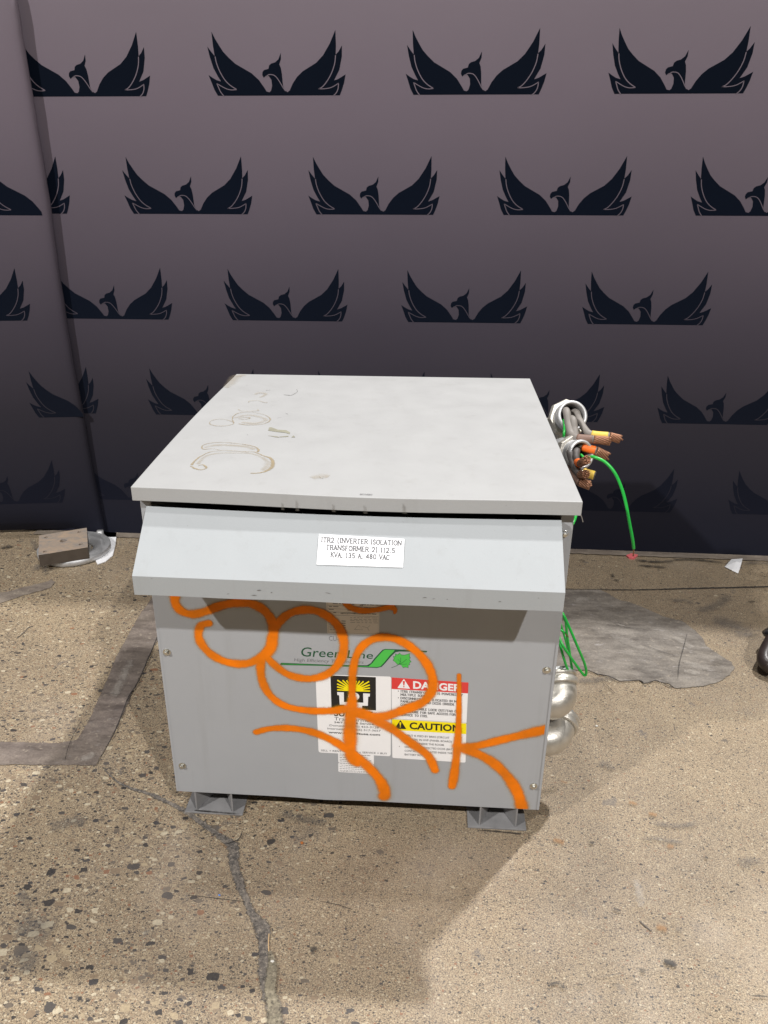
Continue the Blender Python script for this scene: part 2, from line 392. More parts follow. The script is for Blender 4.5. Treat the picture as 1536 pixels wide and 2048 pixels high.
ribbon_floor('floor_crack', [(1175, 1343), (1195, 1350), (1218, 1355), (1240, 1365), (1278, 1363), (1290, 1370), (1312, 1364), (1345, 1379)], [.0006, .0012, .001, .0012], M['linesoft'], .0044, .0004)
ribbon_floor('floor_crack', [(332, 1235), (300, 1312), (275, 1370), (258, 1395), (232, 1462), (196, 1530)], [.001, .0014, .0012, .0014, .0006], M['linesoft'], .0044, .0005)
ribbon_floor('floor_crack', [(380, 1793), (440, 1800), (490, 1806)], [.0005, .0008, .0005], M['linesoft'], .0034, .0003)
ribbon_floor('floor_crack', [(640, 1805), (675, 1812), (705, 1822)], [.0004, .0008, .0004], M['linesoft'], .0034, .0003)
ribbon_floor('floor_crack', [(485, 1665), (478, 1680), (455, 1690)], [.0006, .0012, .001], M['linesoft'], .0034, .0003)

# ------------------------------------------------------------------ backdrops with bird emblems
HS, VS = .344/1082, .2935e-3
def E_(x, y): return ((x-771)*HS, (612-y)*VS)
LW = [(228,612),(200,560),(180,500),(157,437),(190,460),(225,480),(265,492),(240,450),(205,380),(180,290),(163,202),(190,240),(222,280),(213,190),(208,82),
      (235,140),(270,200),(300,247),(345,295),(400,345),(470,385),(540,425),(600,480),(645,545),(665,578)]
HD = [(690,584),(705,570),(716,530),(712,480),(690,448),(665,444),(645,462),(633,440),(636,415),(650,398),(690,388),(697,360),(715,345),(750,335),(780,310),(803,258),
      (802,310),(786,352),(798,380),(806,430),(812,532),(830,570),(850,584)]
RW = [(870,570),(900,510),(940,455),(990,410),(1050,375),(1110,340),(1170,280),(1230,185),(1280,75),(1283,200),(1280,275),(1305,250),(1335,200),
      (1333,290),(1310,400),(1262,488),(1300,475),(1365,437),(1350,510),(1330,570),(1312,612)]
LINES = [([(226,284),(235,340),(260,410),(300,480),(345,525),(397,558)], 8), ([(400,560),(350,563),(300,550),(228,510)], 7), ([(226,508),(240,545),(255,580),(282,616)], 8)]
LINES_R = [([(1279,280),(1270,350),(1240,430),(1200,495),(1160,540),(1128,557)], 8), ([(1126,557),(1180,556),(1240,545),(1304,510)], 7), ([(1302,512),(1298,555),(1282,590),(1256,616)], 8)]
LINE_N = [([(668,452),(690,437),(720,437),(745,447),(770,475),(795,515),(812,545),(834,575)], 7)]
def emblem(bm, T, parts='LHR'):
    """T(u, v, lift) -> world point; material 1 = ink, 0 = cloth"""
    if parts == 'LHR': poly = LW+HD+RW; lines = LINES+LINES_R+LINE_N
    elif parts == 'L': poly = LW+[(668, 612)]; lines = LINES
    pts = [T(*E_(x, y), .0006) for x, y in poly]
    for f in tess(bm, pts, 1):
        f.normal_update()
        if f.normal.y > 0: f.normal_flip()
    for pts, wd in lines:
        p = catmull([Vector((x, y, 0)) for x, y in pts], 4); a = []; b = []
        for i, q in enumerate(p):
            d = (p[min(i+1, len(p)-1)]-p[max(i-1, 0)]).normalized(); n = Vector((-d.y, d.x, 0))*wd/2
            a.append(bm.verts.new(T(*E_(q.x+n.x, q.y+n.y), .0011))); b.append(bm.verts.new(T(*E_(q.x-n.x, q.y-n.y), .0011)))
        for i in range(len(a)-1):
            f = bm.faces.new((a[i], a[i+1], b[i+1], b[i])); f.material_index = 0; f.normal_update()
            if f.normal.y > 0: f.normal_flip()
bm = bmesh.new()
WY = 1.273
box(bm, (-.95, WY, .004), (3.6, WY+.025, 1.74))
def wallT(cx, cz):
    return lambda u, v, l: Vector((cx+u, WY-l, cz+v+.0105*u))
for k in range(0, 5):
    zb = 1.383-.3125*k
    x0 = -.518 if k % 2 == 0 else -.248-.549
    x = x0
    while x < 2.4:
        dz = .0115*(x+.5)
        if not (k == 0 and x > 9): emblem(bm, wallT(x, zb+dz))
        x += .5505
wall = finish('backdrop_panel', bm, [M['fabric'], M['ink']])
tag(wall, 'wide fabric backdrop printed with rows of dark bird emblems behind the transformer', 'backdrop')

# left backdrop: nearer, overlapping the first, wrapped round a tube
LN = Vector((-.16, 1, .012)); LD = LN.dot(Vector((-.655, 1.249, 0)))
def yl(x, z): return (LD - LN.x*x - LN.z*z)
edge_px = [(8, -60), (30, 0), (44, 100), (85, 340), (128, 640), (166, 850), (190, 980), (207, 1060)]
edge = [P(px, py, LN, LD) for px, py in edge_px]
edge.sort(key=lambda p: p.z)
def xe(z):
    for a, b in zip(edge, edge[1:]):
        if z <= b.z: t = (z-a.z)/(b.z-a.z); return a.x+(b.x-a.x)*max(t, -.3)
    a, b = edge[-2:]; return b.x+(b.x-a.x)*(z-b.z)/(b.z-a.z)
broot = empty('backdrop_panel', (-.9, 1.22, 0), 'narrow fabric backdrop panel at the left overlapping the wide one', 'backdrop')
bm = bmesh.new()
zs = [.014, .03, .045]+[.060+i*.0475 for i in range(36)]
cols = [-1.3, -.9, -.6, -.4, -.25, -.12, -.05, -.02]
grid = []
for z in zs:
    row = []
    X1 = xe(z); wr = .0006*math.sin(z*19)+.0005*math.sin(z*47+1)
    for c in cols:
        x = X1+c; cur = .055*max(0, 1-z/.085)**1.3*(1 if c < -.1 else .1)
        row.append(bm.verts.new((x, yl(x, z)+cur, z)))
    rr = .017+wr*.6
    for k in range(1, 9):
        a = math.pi*k/8
        row.append(bm.verts.new((X1-rr+math.sin(a)*rr+wr, yl(X1, z)+rr-math.cos(a)*rr, z)))
    grid.append(row)
for a, b in zip(grid, grid[1:]):
    for i in range(len(a)-1): bm.faces.new((a[i], a[i+1], b[i+1], b[i]))
def leftT(px, py):
    c = P(px, py, LN, LD)
    def f(u, v, l):
        x = c.x+u; z = c.z+v; return Vector((x, yl(x, z)-l, z))
    return f
emblem(bm, leftT(108, 431), 'L'); emblem(bm, leftT(-62, 642)); emblem(bm, leftT(188, 833), 'L')
emblem(bm, leftT(20, 1008)); emblem(bm, leftT(-250, 845))
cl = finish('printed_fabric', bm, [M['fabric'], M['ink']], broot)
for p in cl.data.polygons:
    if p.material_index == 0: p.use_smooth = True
bm = bmesh.new()
tube(bm, [Vector((xe(z)-.019, yl(xe(z), z)+.018, z)) for z in [.012, .5, 1.0, 1.4, 1.70]], .010, 14)
finish('support_pole', bm, M['galvdull'], broot, True)
p0 = G(200, 1073)
bm = bmesh.new(); prism(bm, [G(*p) for p in [(196, 1062), (234, 1067), (231, 1092), (226, 1112), (212, 1124), (195, 1130), (186, 1110)]], (0, 0, .004))
finish('base_plate', bm, M['paperw'], broot, bevel=.001)
bm = bmesh.new(); lathe(bm, (p0.x+.004, 1.242, .004), (0, 0, 1), [(.0, 0), (.015, 0), (.013, .004), (.0115, .006), (.0115, .02), (.0, .02)], 20)
finish('pole_socket', bm, M['galvdull'], broot, True)

# ------------------------------------------------------------------ transformer enclosure
W = .72; ZB = .055
root = empty('electrical_transformer', (.36, .35, 0), 'grey steel transformer cabinet with orange spray paint and stickers standing on the concrete floor', 'transformer')
D = .74
bm = bmesh.new()
box(bm, (-.006, .003, .06), (.0, D, .697)); box(bm, (.720, .003, .06), (.727, D, .697))
box(bm, (.0005, D-.004, .06), (.7195, D, .69)); box(bm, (.0, .004, .058), (.7195, D-.005, .064))
box(bm, (-.0065, .0025, .052), (.012, .0065, .698)); box(bm, (.706, .0025, .052), (.7275, .0065, .698))
finish('body', bm, M['grey'], root, bevel=.0008)
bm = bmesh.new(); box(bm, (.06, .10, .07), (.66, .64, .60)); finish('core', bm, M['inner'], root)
# front panel: slightly wavy sheet with folded edges
bm = bmesh.new(); NX, NZ = 36, 24
def ypan(x, z): return 0.0008*math.sin(x*9+1)*math.sin(z*7)
gr = [[bm.verts.new((W*i/NX, 0, ZB + (.668-ZB)*j/NZ - (.0026*math.exp(-((W*i/NX-.30)/.05)**2) if j == 0 else 0))) for i in range(NX+1)] for j in range(NZ+1)]
for j in range(NZ):
    for i in range(NX): bm.faces.new((gr[j][i], gr[j][i+1], gr[j+1][i+1], gr[j+1][i]))
ext = bmesh.ops.extrude_edge_only(bm, edges=[e for e in bm.edges if e.is_boundary])
for v in [g for g in ext['geom'] if isinstance(g, bmesh.types.BMVert)]: v.co.y += .0022
panel = finish('front_panel', bm, M['grey'], root)

# lid
H, T = .7308, .025
XL, XR, YF, YB = -.0121, .7345, -.016, .7816
bm = bmesh.new(); NX, NY = 30, 24
BL, BR = PY(473, 748, YB), PY(1060, 757, YB)
def lidp(u, v):
    left = XL; zl = H
    x = XL+(XR-XL)*u; y = YF+(YB-YF)*v
    sag = -.0052*math.exp(-((u-.55)/.34)**2)*max(0, 1-v*3.2)**1.5 * (math.sin(math.pi*u)**.7)
    # rear corners lie where the photograph puts them; the left rear corner is bent
    tz = (BL.z*(1-u)+BR.z*u - H)
    kink = -.006*max(0, (v-.76)/.24)*max(0, 1-u*3) if v > .76 else 0
    dx = ((BL.x-XL)*(1-u) + (BR.x-XR)*u)*v
    bul = .006*math.sin(math.pi*min(1, v/.95))*max(0, 1-u*4)*-1
    return Vector((x+dx+bul, y, H+sag+tz*v))
top = [[bm.verts.new(lidp(i/NX, j/NY)) for i in range(NX+1)] for j in range(NY+1)]
for j in range(NY):
    for i in range(NX): bm.faces.new((top[j][i], top[j][i+1], top[j+1][i+1], top[j+1][i]))
loop = [top[0][i] for i in range(NX)] + [top[j][NX] for j in range(NY)] + [top[NY][i] for i in range(NX, 0, -1)] + [top[j][0] for j in range(NY, 0, -1)]
low = [bm.verts.new(v.co + Vector((0, 0, -T))) for v in loop]
inn = [bm.verts.new(v.co + Vector(((.36-v.co.x)*.006, (.39-v.co.y)*.006, -T))) for v in loop]
inu = [bm.verts.new(v.co + Vector(((.36-v.co.x)*.006, (.39-v.co.y)*.006, -.0025))) for v in loop]
n = len(loop)
for i in range(n):
    k = (i+1) % n
    bm.faces.new((loop[i], low[i], low[k], loop[k])); bm.faces.new((low[i], inn[i], inn[k], low[k])); bm.faces.new((inn[i], inu[i], inu[k], inn[k]))
bmesh.ops.recalc_face_normals(bm, faces=bm.faces)
lid = finish('lid', bm, M['lid'], root, bevel=.0012)

# hood over the vents
HX0, HX1 = .0093, .7045
prof = [(-.0117, .6938), (-.012, .6952), (-.1096, .6141), (-.1096, .5792), (-.100, .5792)]
bm = bmesh.new(); N = 30
def hoodp(u, k):
    y, z = prof[k]
    if k in (0, 1): z -= .0048*math.sin(math.pi*u)
    if k in (3, 4): z += .0012*math.sin(u*21)*.4
    x = HX0+(HX1-HX0)*u
    return Vector((x, y, z))
gr = [[bm.verts.new(hoodp(i/N, k)) for i in range(N+1)] for k in range(5)]
for k in range(4):
    for i in range(N): bm.faces.new((gr[k][i], gr[k+1][i], gr[k+1][i+1], gr[k][i+1]))
for s in (0, N):
    vs = [gr[k][s] for k in range(4)]
    x = vs[0].co.x; e1 = bm.verts.new((x, -.100, .5792)); e2 = bm.verts.new((x, -.0006, .66)); e3 = bm.verts.new((x, -.0006, .690))
    f = [vs[0], vs[1], vs[2], vs[3], e1, e2, e3]
    bm.faces.new(f if s == 0 else list(reversed(f)))
bmesh.ops.recalc_face_normals(bm, faces=bm.faces)
hood = finish('drip_hood', bm, M['hood'], root)
so = hood.modifiers.new('solid', 'SOLIDIFY'); so.thickness = .0016; so.offset = -1
bv = hood.modifiers.new('bevel', 'BEVEL'); bv.width = .0016; bv.segments = 3; bv.limit_method = 'ANGLE'; bv.angle_limit = .5

# feet
for px, x0, x1 in ((0, .008, .128), (1, .588, .706)):
    bm = bmesh.new()
    box(bm, (x0, -.004, .001), (x1, .13, .005))
    prism(bm, [Vector(p) for p in ((x0+.002, .050, .005), (x1-.002, .050, .005), (x1-.002, .056, .0575), (x0+.002, .056, .0575))], (0, .004, 0))
    finish('foot', bm, M['footmetal'], root, bevel=.0006)
    fo = bpy.data.objects[-1] if False else None
    ft = [o for o in root.children if o.name.startswith('foot')][-1]
    for s, a in ((x0+.022, 1), (x1-.020, -1)):
        bm = bmesh.new()
        prism(bm, [Vector(p) for p in ((s, .002, .0052), (s+a*.022, .049, .0052), (s+a*.022, .049, .0548), (s, .002, .0548))], (a*.0032, 0, 0))
        finish('gusset', bm, M['footmetal'], ft)

def bolt(c, parent, r=.0056, n=(0, -1, 0)):
    bm = bmesh.new(); c = Vector(c); n = Vector(n)
    lathe(bm, c, n, [(0, -.001), (r*1.35, -.001), (r*1.35, .0012), (r*1.1, .0016), (0, .0016)], 24)
    lathe(bm, c, n, [(r*.86, .0016), (r*.86, .0050), (r*.7, .0060), (0, .0060)], 6)
    o = finish('bolt', bm, M['zinc'], parent, False, .0003); return o
for p in ((334, 1304), (365, 1531), (1093, 1340), (1067, 1572)): bolt(PY(*p, 0), panel)
bolt(PY(1129, 1068, .0025), [o for o in root.children if o.name == 'body'][0], .005)
bm = bmesh.new(); lathe(bm, (-.006, .03, .683), (-1, 0, 0), [(0, 0), (.016, 0), (.016, .005), (0, .007)], 24)
finish('side_plug', bm, M['tan'], root, True)

# ------------------------------------------------------------------ lettering
_tc = {}
def text2d(s, bold=0.0, shear=0.0):
    key = (s, bold, shear)
    if key in _tc: return _tc[key]
    c = bpy.data.curves.new('t', 'FONT'); c.body = s; c.size = 1; c.offset = bold; c.shear = shear; c.resolution_u = 3
    o = bpy.data.objects.new('t', c); COL.objects.link(o)
    dg = bpy.context.evaluated_depsgraph_get(); me = o.evaluated_get(dg).to_mesh()
    vs = [(v.co.x, v.co.y) for v in me.vertices]; fs = [tuple(p.vertices) for p in me.polygons]
    o.evaluated_get(dg).to_mesh_clear(); bpy.data.objects.remove(o); bpy.data.curves.remove(c)
    x0 = min(v[0] for v in vs); x1 = max(v[0] for v in vs)
    cap = .70
    _tc[key] = ([((x-x0)/(x1-x0), y/cap) for x, y in vs], fs); return _tc[key]
# a small slab-serif stroke alphabet
S5 = {
'A': ['0,0 .5,1 1,0', '.2,.35 .8,.35'], 'B': ['0,0 0,1 .6,1 .85,.9 .85,.6 .6,.52 0,.52', '.6,.52 .95,.42 .95,.1 .65,0 0,0'],
'C': ['1,.8 .75,1 .25,1 0,.7 0,.3 .25,0 .75,0 1,.2'], 'D': ['0,0 0,1 .55,1 1,.7 1,.3 .55,0 0,0'], 'E': ['.9,1 .1,1 .1,0 .95,0', '.1,.52 .7,.52'],
'F': ['.9,1 .1,1 .1,0', '.1,.52 .7,.52'], 'G': ['1,.8 .75,1 .25,1 0,.7 0,.3 .25,0 .75,0 1,.15 1,.45 .6,.45'], 'H': ['.05,0 .05,1', '.95,0 .95,1', '.05,.5 .95,.5'],
'I': ['.5,0 .5,1'], 'K': ['.1,0 .1,1', '.95,1 .1,.45', '.35,.6 1,0'], 'L': ['.1,1 .1,0 .95,0'], 'M': ['0,0 .08,1 .5,.2 .92,1 1,0'], 'N': ['.05,0 .05,1 .95,0 .95,1'],
'O': ['.5,1 .15,.9 0,.5 .15,.1 .5,0 .85,.1 1,.5 .85,.9 .5,1'], 'P': ['.1,0 .1,1 .65,1 .95,.85 .95,.6 .65,.45 .1,.45'], 'R': ['.1,0 .1,1 .65,1 .9,.85 .9,.62 .65,.48 .1,.48', '.6,.48 1,0'],
'S': ['.9,.82 .7,1 .3,1 .08,.8 .2,.58 .8,.42 .95,.22 .7,0 .3,0 .05,.18'], 'T': ['.5,0 .5,1', '0,1 1,1'], 'U': ['.05,1 .05,.25 .3,0 .7,0 .95,.25 .95,1'], 'V': ['0,1 .5,0 1,1'],
'W': ['0,1 .27,0 .5,.75 .73,0 1,1'], 'X': ['0,0 1,1', '0,1 1,0'], 'Y': ['0,1 .5,.45 1,1', '.5,.45 .5,0'],
'0': ['.5,1 .12,.85 .05,.5 .12,.15 .5,0 .88,.15 .95,.5 .88,.85 .5,1'], '1': ['.2,.8 .5,1 .5,0'], '2': ['.05,.75 .3,1 .7,1 .9,.75 .8,.5 .05,0 .95,0'], '3': ['.1,.9 .5,1 .85,.85 .8,.6 .45,.52 .85,.42 .92,.15 .5,0 .05,.1'],
'4': ['.75,0 .75,1 .02,.3 1,.3'], '5': ['.88,1 .18,1 .12,.58 .6,.62 .92,.42 .88,.12 .5,0 .08,.08'], '8': ['.5,.52 .15,.7 .25,.95 .5,1 .75,.95 .85,.7 .5,.52 .08,.3 .2,.05 .5,0 .8,.05 .92,.3 .5,.52'],
'(': ['.8,1.12 .4,.8 .3,.4 .4,.05 .8,-.2'], ')': ['.2,1.12 .6,.8 .7,.4 .6,.05 .2,-.2'], ',': ['.5,.06 .35,-.2'], '.': ['.45,0 .45,.1'], '/': ['0,-.1 1,1.1']}
SERIF = {'A': [(0,0),(1,0)], 'B': [(0,0),(0,1)], 'D': [(0,0),(0,1)], 'F': [(.1,0)], 'H': [(.05,0),(.05,1),(.95,0),(.95,1)], 'I': [(.5,0),(.5,1)], 'K': [(.1,0),(.1,1),(1,0),(.95,1)], 'L': [(.1,1)],
 'M': [(0,0),(1,0),(.05,1),(.95,1)], 'N': [(.05,0),(.05,1),(.95,1)], 'P': [(.1,0),(.1,1)], 'R': [(.1,0),(.1,1),(1,0)], 'T': [(.5,0)], 'U': [(.05,1),(.95,1)], 'V': [(0,1),(1,1)], 'W': [(0,1),(1,1)], 'Y': [(0,1),(1,1),(.5,0)], '1': [(.5,0)]}
WID = {'I': .3, '.': .25, ',': .25, '(': .35, ')': .35, 'M': .95, 'W': 1.0, '1': .4, 'S': .55, 'E': .6, 'F': .58, 'L': .58, 'O': .78, 'D': .74, 'N': .78, 'T': .68, 'P': .62, '/': .5, ' ': .38}
def serif2d(s, wt=.12):
    vs = []; fs = []; x = 0
    def seg(p, q, ww):
        d = Vector((q[0]-p[0], q[1]-p[1])); L = d.length
        if L < 1e-6: return
        d /= L; n = Vector((-d.y, d.x))*ww/2; e = d*ww*.25; k = len(vs)
        for a in (Vector(p)-e+n, Vector(p)-e-n, Vector(q)+e-n, Vector(q)+e+n): vs.append((a.x, a.y))
        fs.append((k, k+1, k+2, k+3))
    for ch in s:
        wd = WID.get(ch, .68)
        for st in S5.get(ch, []):
            pts = [tuple(map(float, q.split(','))) for q in st.split()]
            pts = [(x+a*wd, b) for a, b in pts]
            for p, q in zip(pts, pts[1:]):
                seg(p, q, wt if abs(q[1]-p[1]) > abs(q[0]-p[0])*.6 else wt*.95)
        for a, b in SERIF.get(ch, []): seg((x+a*wd-.15, b), (x+a*wd+.15, b), wt*.75)
        x += wd+.22
    x -= .22
    return ([(a/x, b) for a, b in vs], fs)
class Decal:
    """collects flat printed shapes lying on one plane; px coordinates through a zoomed view Z=(ox, oy, scale)"""
    def __init__(s, Z, plane, base): s.bm = bmesh.new(); s.Z = Z; s.n, s.d = Vector(plane[0]).normalized(), plane[1]; s.base = base; s.mats = []
    def mi(s, m):
        if m not in s.mats: s.mats.append(m)
        return s.mats.index(m)
    def w(s, x, y, l):
        p = P(s.Z[0]+x/s.Z[2], s.Z[1]+y/s.Z[2], s.n, s.d); return p - s.n*(s.base+l)*.45
    def poly(s, pts, m, l=.0003):
        tess(s.bm, [s.w(x, y, l) for x, y in pts], s.mi(m))
    def rounded(s, c, r, m, l=0.0):
        pts = []
        n = len(c)
        for i in range(n):
            p = Vector(c[i]); a = Vector(c[i-1]); b = Vector(c[(i+1) % n])
            da = (a-p).normalized()*r; db = (b-p).normalized()*r
            for k in range(5):
                t = k/4; q = (p+da)*(1-t)**2+p*2*t*(1-t)+(p+db)*t*t; pts.append((q.x, q.y))
        s.poly(pts, m, l)
    def text(s, txt, quad, m, l=.0006, bold=0.0, shear=0.0, serif=None):
        """quad: top-left, top-right, bottom-right, bottom-left of the capitals"""
        vs, fs = serif2d(txt, serif) if serif else text2d(txt, bold, shear)
        tl, tr, br, bl = [Vector(q) for q in quad]
        out = []
        for i, (u, v) in enumerate(vs):
            q = (bl*(1-u)+br*u)*(1-v)+(tl*(1-u)+tr*u)*v
            out.append(s.bm.verts.new(s.w(q.x, q.y, l+((i//4) % 9*.00004 if serif else 0))))
        k = s.mi(m)
        for f in fs:
            try: s.bm.faces.new([out[i] for i in f]).material_index = k
            except ValueError: pass
    def line(s, pts, wd, m, l=.0006, smooth=0):
        p = [Vector((x, y, 0)) for x, y in pts]
        if smooth: p = catmull(p, smooth)
        a = []; b = []
        for i, q in enumerate(p):
            d = (p[min(i+1, len(p)-1)]-p[max(i-1, 0)]).normalized()
            ww = wd if not isinstance(wd, (list, tuple)) else wd[0]+(wd[1]-wd[0])*i/(len(p)-1)
            nn = Vector((-d.y, d.x, 0))*ww/2
            a.append(s.bm.verts.new(s.w(q.x+nn.x, q.y+nn.y, l))); b.append(s.bm.verts.new(s.w(q.x-nn.x, q.y-nn.y, l)))
        for i in range(len(a)-1): s.bm.faces.new((a[i], a[i+1], b[i+1], b[i])).material_index = s.mi(m)
    def done(s, name, parent, label=None):
        for f in s.bm.faces:
            f.normal_update()
            if f.normal.dot(s.n) > 0: f.normal_flip()
        o = finish(name, s.bm, s.mats, parent)
        if label: o['label'] = label
        return o
FR = ((0, 1, 0), 0)
# big service sticker
Z1 = (620, 1340, 9.035)
d = Decal(Z1, FR, .0005)
d.rounded([(100, 75), (1468, 118), (1458, 1558), (155, 1488)], 42, M['white'])
d.poly([(370, 95), (1190, 128), (1193, 728), (388, 692)], M['black'], .0003)
d.poly([(490, 395), (612, 400), (615, 575), (965, 588), (960, 418), (1083, 425), (1080, 478), (1052, 478), (1045, 645), (942, 642), (942, 722), (620, 705), (620, 628), (538, 622), (528, 455), (495, 448)], M['white'], .0005)
d.poly([(792+100*math.cos(a*math.pi/14), 478+74*math.sin(a*math.pi/14)) for a in range(28)], M['white'], .0005)
for e in [(492,355),(490,302),(490,248),(495,180),(590,183),(660,185),(722,190),(780,190),(840,193),(898,195),(968,203),(1068,205),(1080,268),(1082,322),(1083,378)]:
    c0 = Vector((785, 372, 0)); ev = Vector((e[0], e[1], 0)); dd = (ev-c0)
    d.line([(c0.x+dd.x*.2, c0.y+dd.y*.2), (c0.x+dd.x*.55, c0.y+dd.y*.55), e], 24, M['yelink'], .0005)
d.poly([(785+185*math.cos(math.pi*(1+k/14)), 380+130*math.sin(math.pi*(1+k/14))+(k/14-.5)*12) for k in range(15)], M['yelink'], .0006)
d.text('SUNBELT', [(437, 722), (1132, 752), (1132, 862), (437, 826)], M['black'], bold=.022)
d.text('Transformer', [(440, 845), (1130, 880), (1130, 945), (440, 905)], M['greyink'])
d.text('24/7 Sales & Service', [(435, 925), (1158, 960), (1156, 992), (435, 955)], M['black'], bold=.012)
d.text('Domestic: (800) 433-3128', [(355, 978), (1243, 1020), (1241, 1055), (353, 1012)], M['greyink'], bold=.008)
d.text('International: (305) 517-3657', [(317, 1037), (1280, 1080), (1278, 1113), (315, 1068)], M['greyink'], bold=.008)
d.text('www.sunbeltusa.com', [(335, 1100), (1268, 1148), (1266, 1186), (335, 1138)], M['black'], bold=.02)
d.text('SELL + RENT + REPAIR + SERVICE + BUY', [(197, 1432), (1398, 1492), (1396, 1524), (197, 1464)], M['greyink'], bold=.006)
d.done('service_sticker', panel, 'large white service sticker with black and yellow rising sun emblem')
# lower small label
d = Decal(Z1, FR, .0003)
d.rounded([(508, 1495), (1155, 1530), (1155, 1705), (512, 1668)], 20, M['white'])
d.rounded([(512, 1672), (1155, 1708), (1155, 1878), (512, 1842)], 26, M['white'])
rs = random.Random(3)
for k in range(11):
    y = 1515+k*31 + (12 if k > 4 else 0)
    if k == 10: y = 1826
    x = 535
    x1 = 1125 - rs.random()*120
    while x < x1:
        L = rs.uniform(14, 60); d.line([(x, y+(x-510)*.055), (min(x+L, x1), y+(min(x+L, x1)-510)*.055)], 10 if k < 5 else 7, M['greyink'] if k < 5 else M['lightink'], .0003); x += L+10
d.done('rating_label', panel, 'small white label of fine print under the service sticker')
# danger and caution stickers
Z2 = (770, 1340, 8.533)
d = Decal(Z2, FR, .0004)
d.poly([(113, 125), (1425, 212), (1392, 900), (115, 826)], M['white'], 0)
d.poly([(113, 125), (1425, 212), (1417, 398), (113, 322)], M['redink'], .0003)
d.rounded([(210, 305), (322, 148), (432, 318)], 16, M['white'], .0006)
def excl(d, x, y, s, m):
    d.poly([(x-.17*s, y), (x, y-.06*s), (x+.17*s, y), (x+.07*s, y+.62*s), (x-.07*s, y+.62*s)], m, .0009)
    d.poly([(x+.11*s*math.cos(a*.7), y+.80*s+.10*s*math.sin(a*.7)) for a in range(9)], m, .0009)
excl(d, 322, 190, 115, M['redink'])
d.text('DANGER', [(480, 190), (1305, 248), (1303, 362), (480, 310)], M['white'], bold=.035)
for y, s, x1, b in [(343, 'ITRS (TRANSFORMER) IS POWERED BY', 1325, 1), (398, 'MULTIPLE SOURCES.', 812, 0), (458, 'DISCONNECT BRKS (LOCATED IN MVP', 1290, 1), (513, 'PANELBOARD) AND DCDS (INSIDE THE', 1312, 0), (568, 'CONTAINER).', 610, 0),
                    (628, 'USE APPLICABLE LOCK OUT/TAG OUT', 1290, 1), (685, 'PROCEDURE FOR SAFE ACCESS FOR', 1200, 0), (742, 'SERVICE TO ITRS.', 730, 0)]:
    sl = .062; x0 = 268
    d.text(s, [(x0, y), (x1, y+(x1-x0)*sl), (x1, y+34+(x1-x0)*sl), (x0, y+34)], M['greyink'], serif=.24)
    if b: d.poly([(228+9*math.cos(a*.7), y+14+9*math.sin(a*.7)) for a in range(9)], M['greyink'], .0006)
d.done('danger_sticker', panel, 'white sticker with a red danger header')
d = Decal(Z2, FR, .0004)
d.rounded([(115, 833), (1392, 907), (1375, 1580), (125, 1498)], 24, M['white'])
d.poly([(119, 838), (1388, 911), (1385, 1092), (119, 1022)], M['yelink'], .0003)
d.poly([(160, 1000), (263, 850), (365, 1006)], M['black'], .0006)
excl(d, 262, 892, 95, M['yelink'])
d.text('CAUTION', [(418, 890), (1288, 940), (1286, 1048), (418, 1002)], M['black'], bold=.03)
for y, s, x1, b in [(1096, 'INPUT IS FEED BY BRKS (CIRCUIT', 1100, 1), (1160, 'BREAKER) IN HVP (PANEL BOARD)', 1140, 0), (1225, 'LOCATED INSIDE THE ROOM.', 1012, 0), (1293, 'OUTPUT IS PROTECTED DCDS (BATTERY', 1270, 1), (1358, 'CONTACTOR) LOCATED INSIDE THE', 1150, 0), (1422, 'BATTERY ROOM.', 712, 0)]:
    x0 = 335; sl = .055
    d.text(s, [(x0, y), (x1, y+(x1-x0)*sl), (x1, y+32+(x1-x0)*sl), (x0, y+32)], M['greyink'], bold=.012)
    if b: d.poly([(245+8*math.cos(a*.7), y+8+8*math.sin(a*.7)) for a in range(9)], M['greyink'], .0006)
d.done('caution_sticker', panel, 'white sticker with a yellow caution header')
# nameplate under the hood
Z3 = (560, 1190, 4.8)
d = Decal(Z3, FR, .0003)
d.rounded([(440, -40), (955, -20), (952, 384), (455, 368)], 8, M['namepl'])
for pts in ([(455, -30), (466, 360), (942, 374), (946, -10)], [(458, 97), (760, 108), (944, 122)], [(458, 128), (944, 150)], [(460, 160), (944, 180)], [(460, 190), (944, 208)]): d.line(pts, 2.2, M['greyink'], .0003)
for k in range(5):
    y = 50+k*29
    x = 470
    while x < 920:
        L = rs.uniform(12, 55)
        if rs.random() < .62: d.line([(x, y+(x-470)*.04), (x+L, y+(x+L-470)*.04)], 7, M['greyink'], .0003)
        x += L+9
d.text('480Y/277', [(580, 168), (680, 172), (680, 184), (580, 180)], M['black'], bold=.01)
d.text('X0-X1-X2-X3', [(705, 172), (800, 176), (800, 187), (705, 183)], M['black'], bold=.01)
d.text('4.8', [(765, 90), (795, 91), (795, 104), (765, 103)], M['black'], bold=.01)
for k, s in enumerate(['105.0 %', '102.5 %', '100.0 %', '97.5 %', '95.0 %']):
    y = 238+k*21; d.text(s, [(475, y), (555, y+4), (555, y+15), (475, y+11)], M['greyink'], bold=.01)
    d.line([(590, y+10), (630, y+12)], 8, M['greyink'], .0003)
d.line([(715, 330), (755, 285), (795, 333), (715, 330)], 2.5, M['greyink'], .0004)
d.line([(790, 300), (840, 315), (865, 290)], 2.5, M['greyink'], .0004); d.line([(840, 315), (855, 340)], 2.5, M['greyink'], .0004)
for y in (215, 232, 245, 262):
    x = 675
    while x < 920: L = rs.uniform(15, 60); d.line([(x, y+(x-675)*.02), (x+L, y+(x+L-675)*.02)], 3, M['greyink'], .0004); x += L+14
d.done('nameplate', panel, 'cream rating nameplate half hidden under the hood')
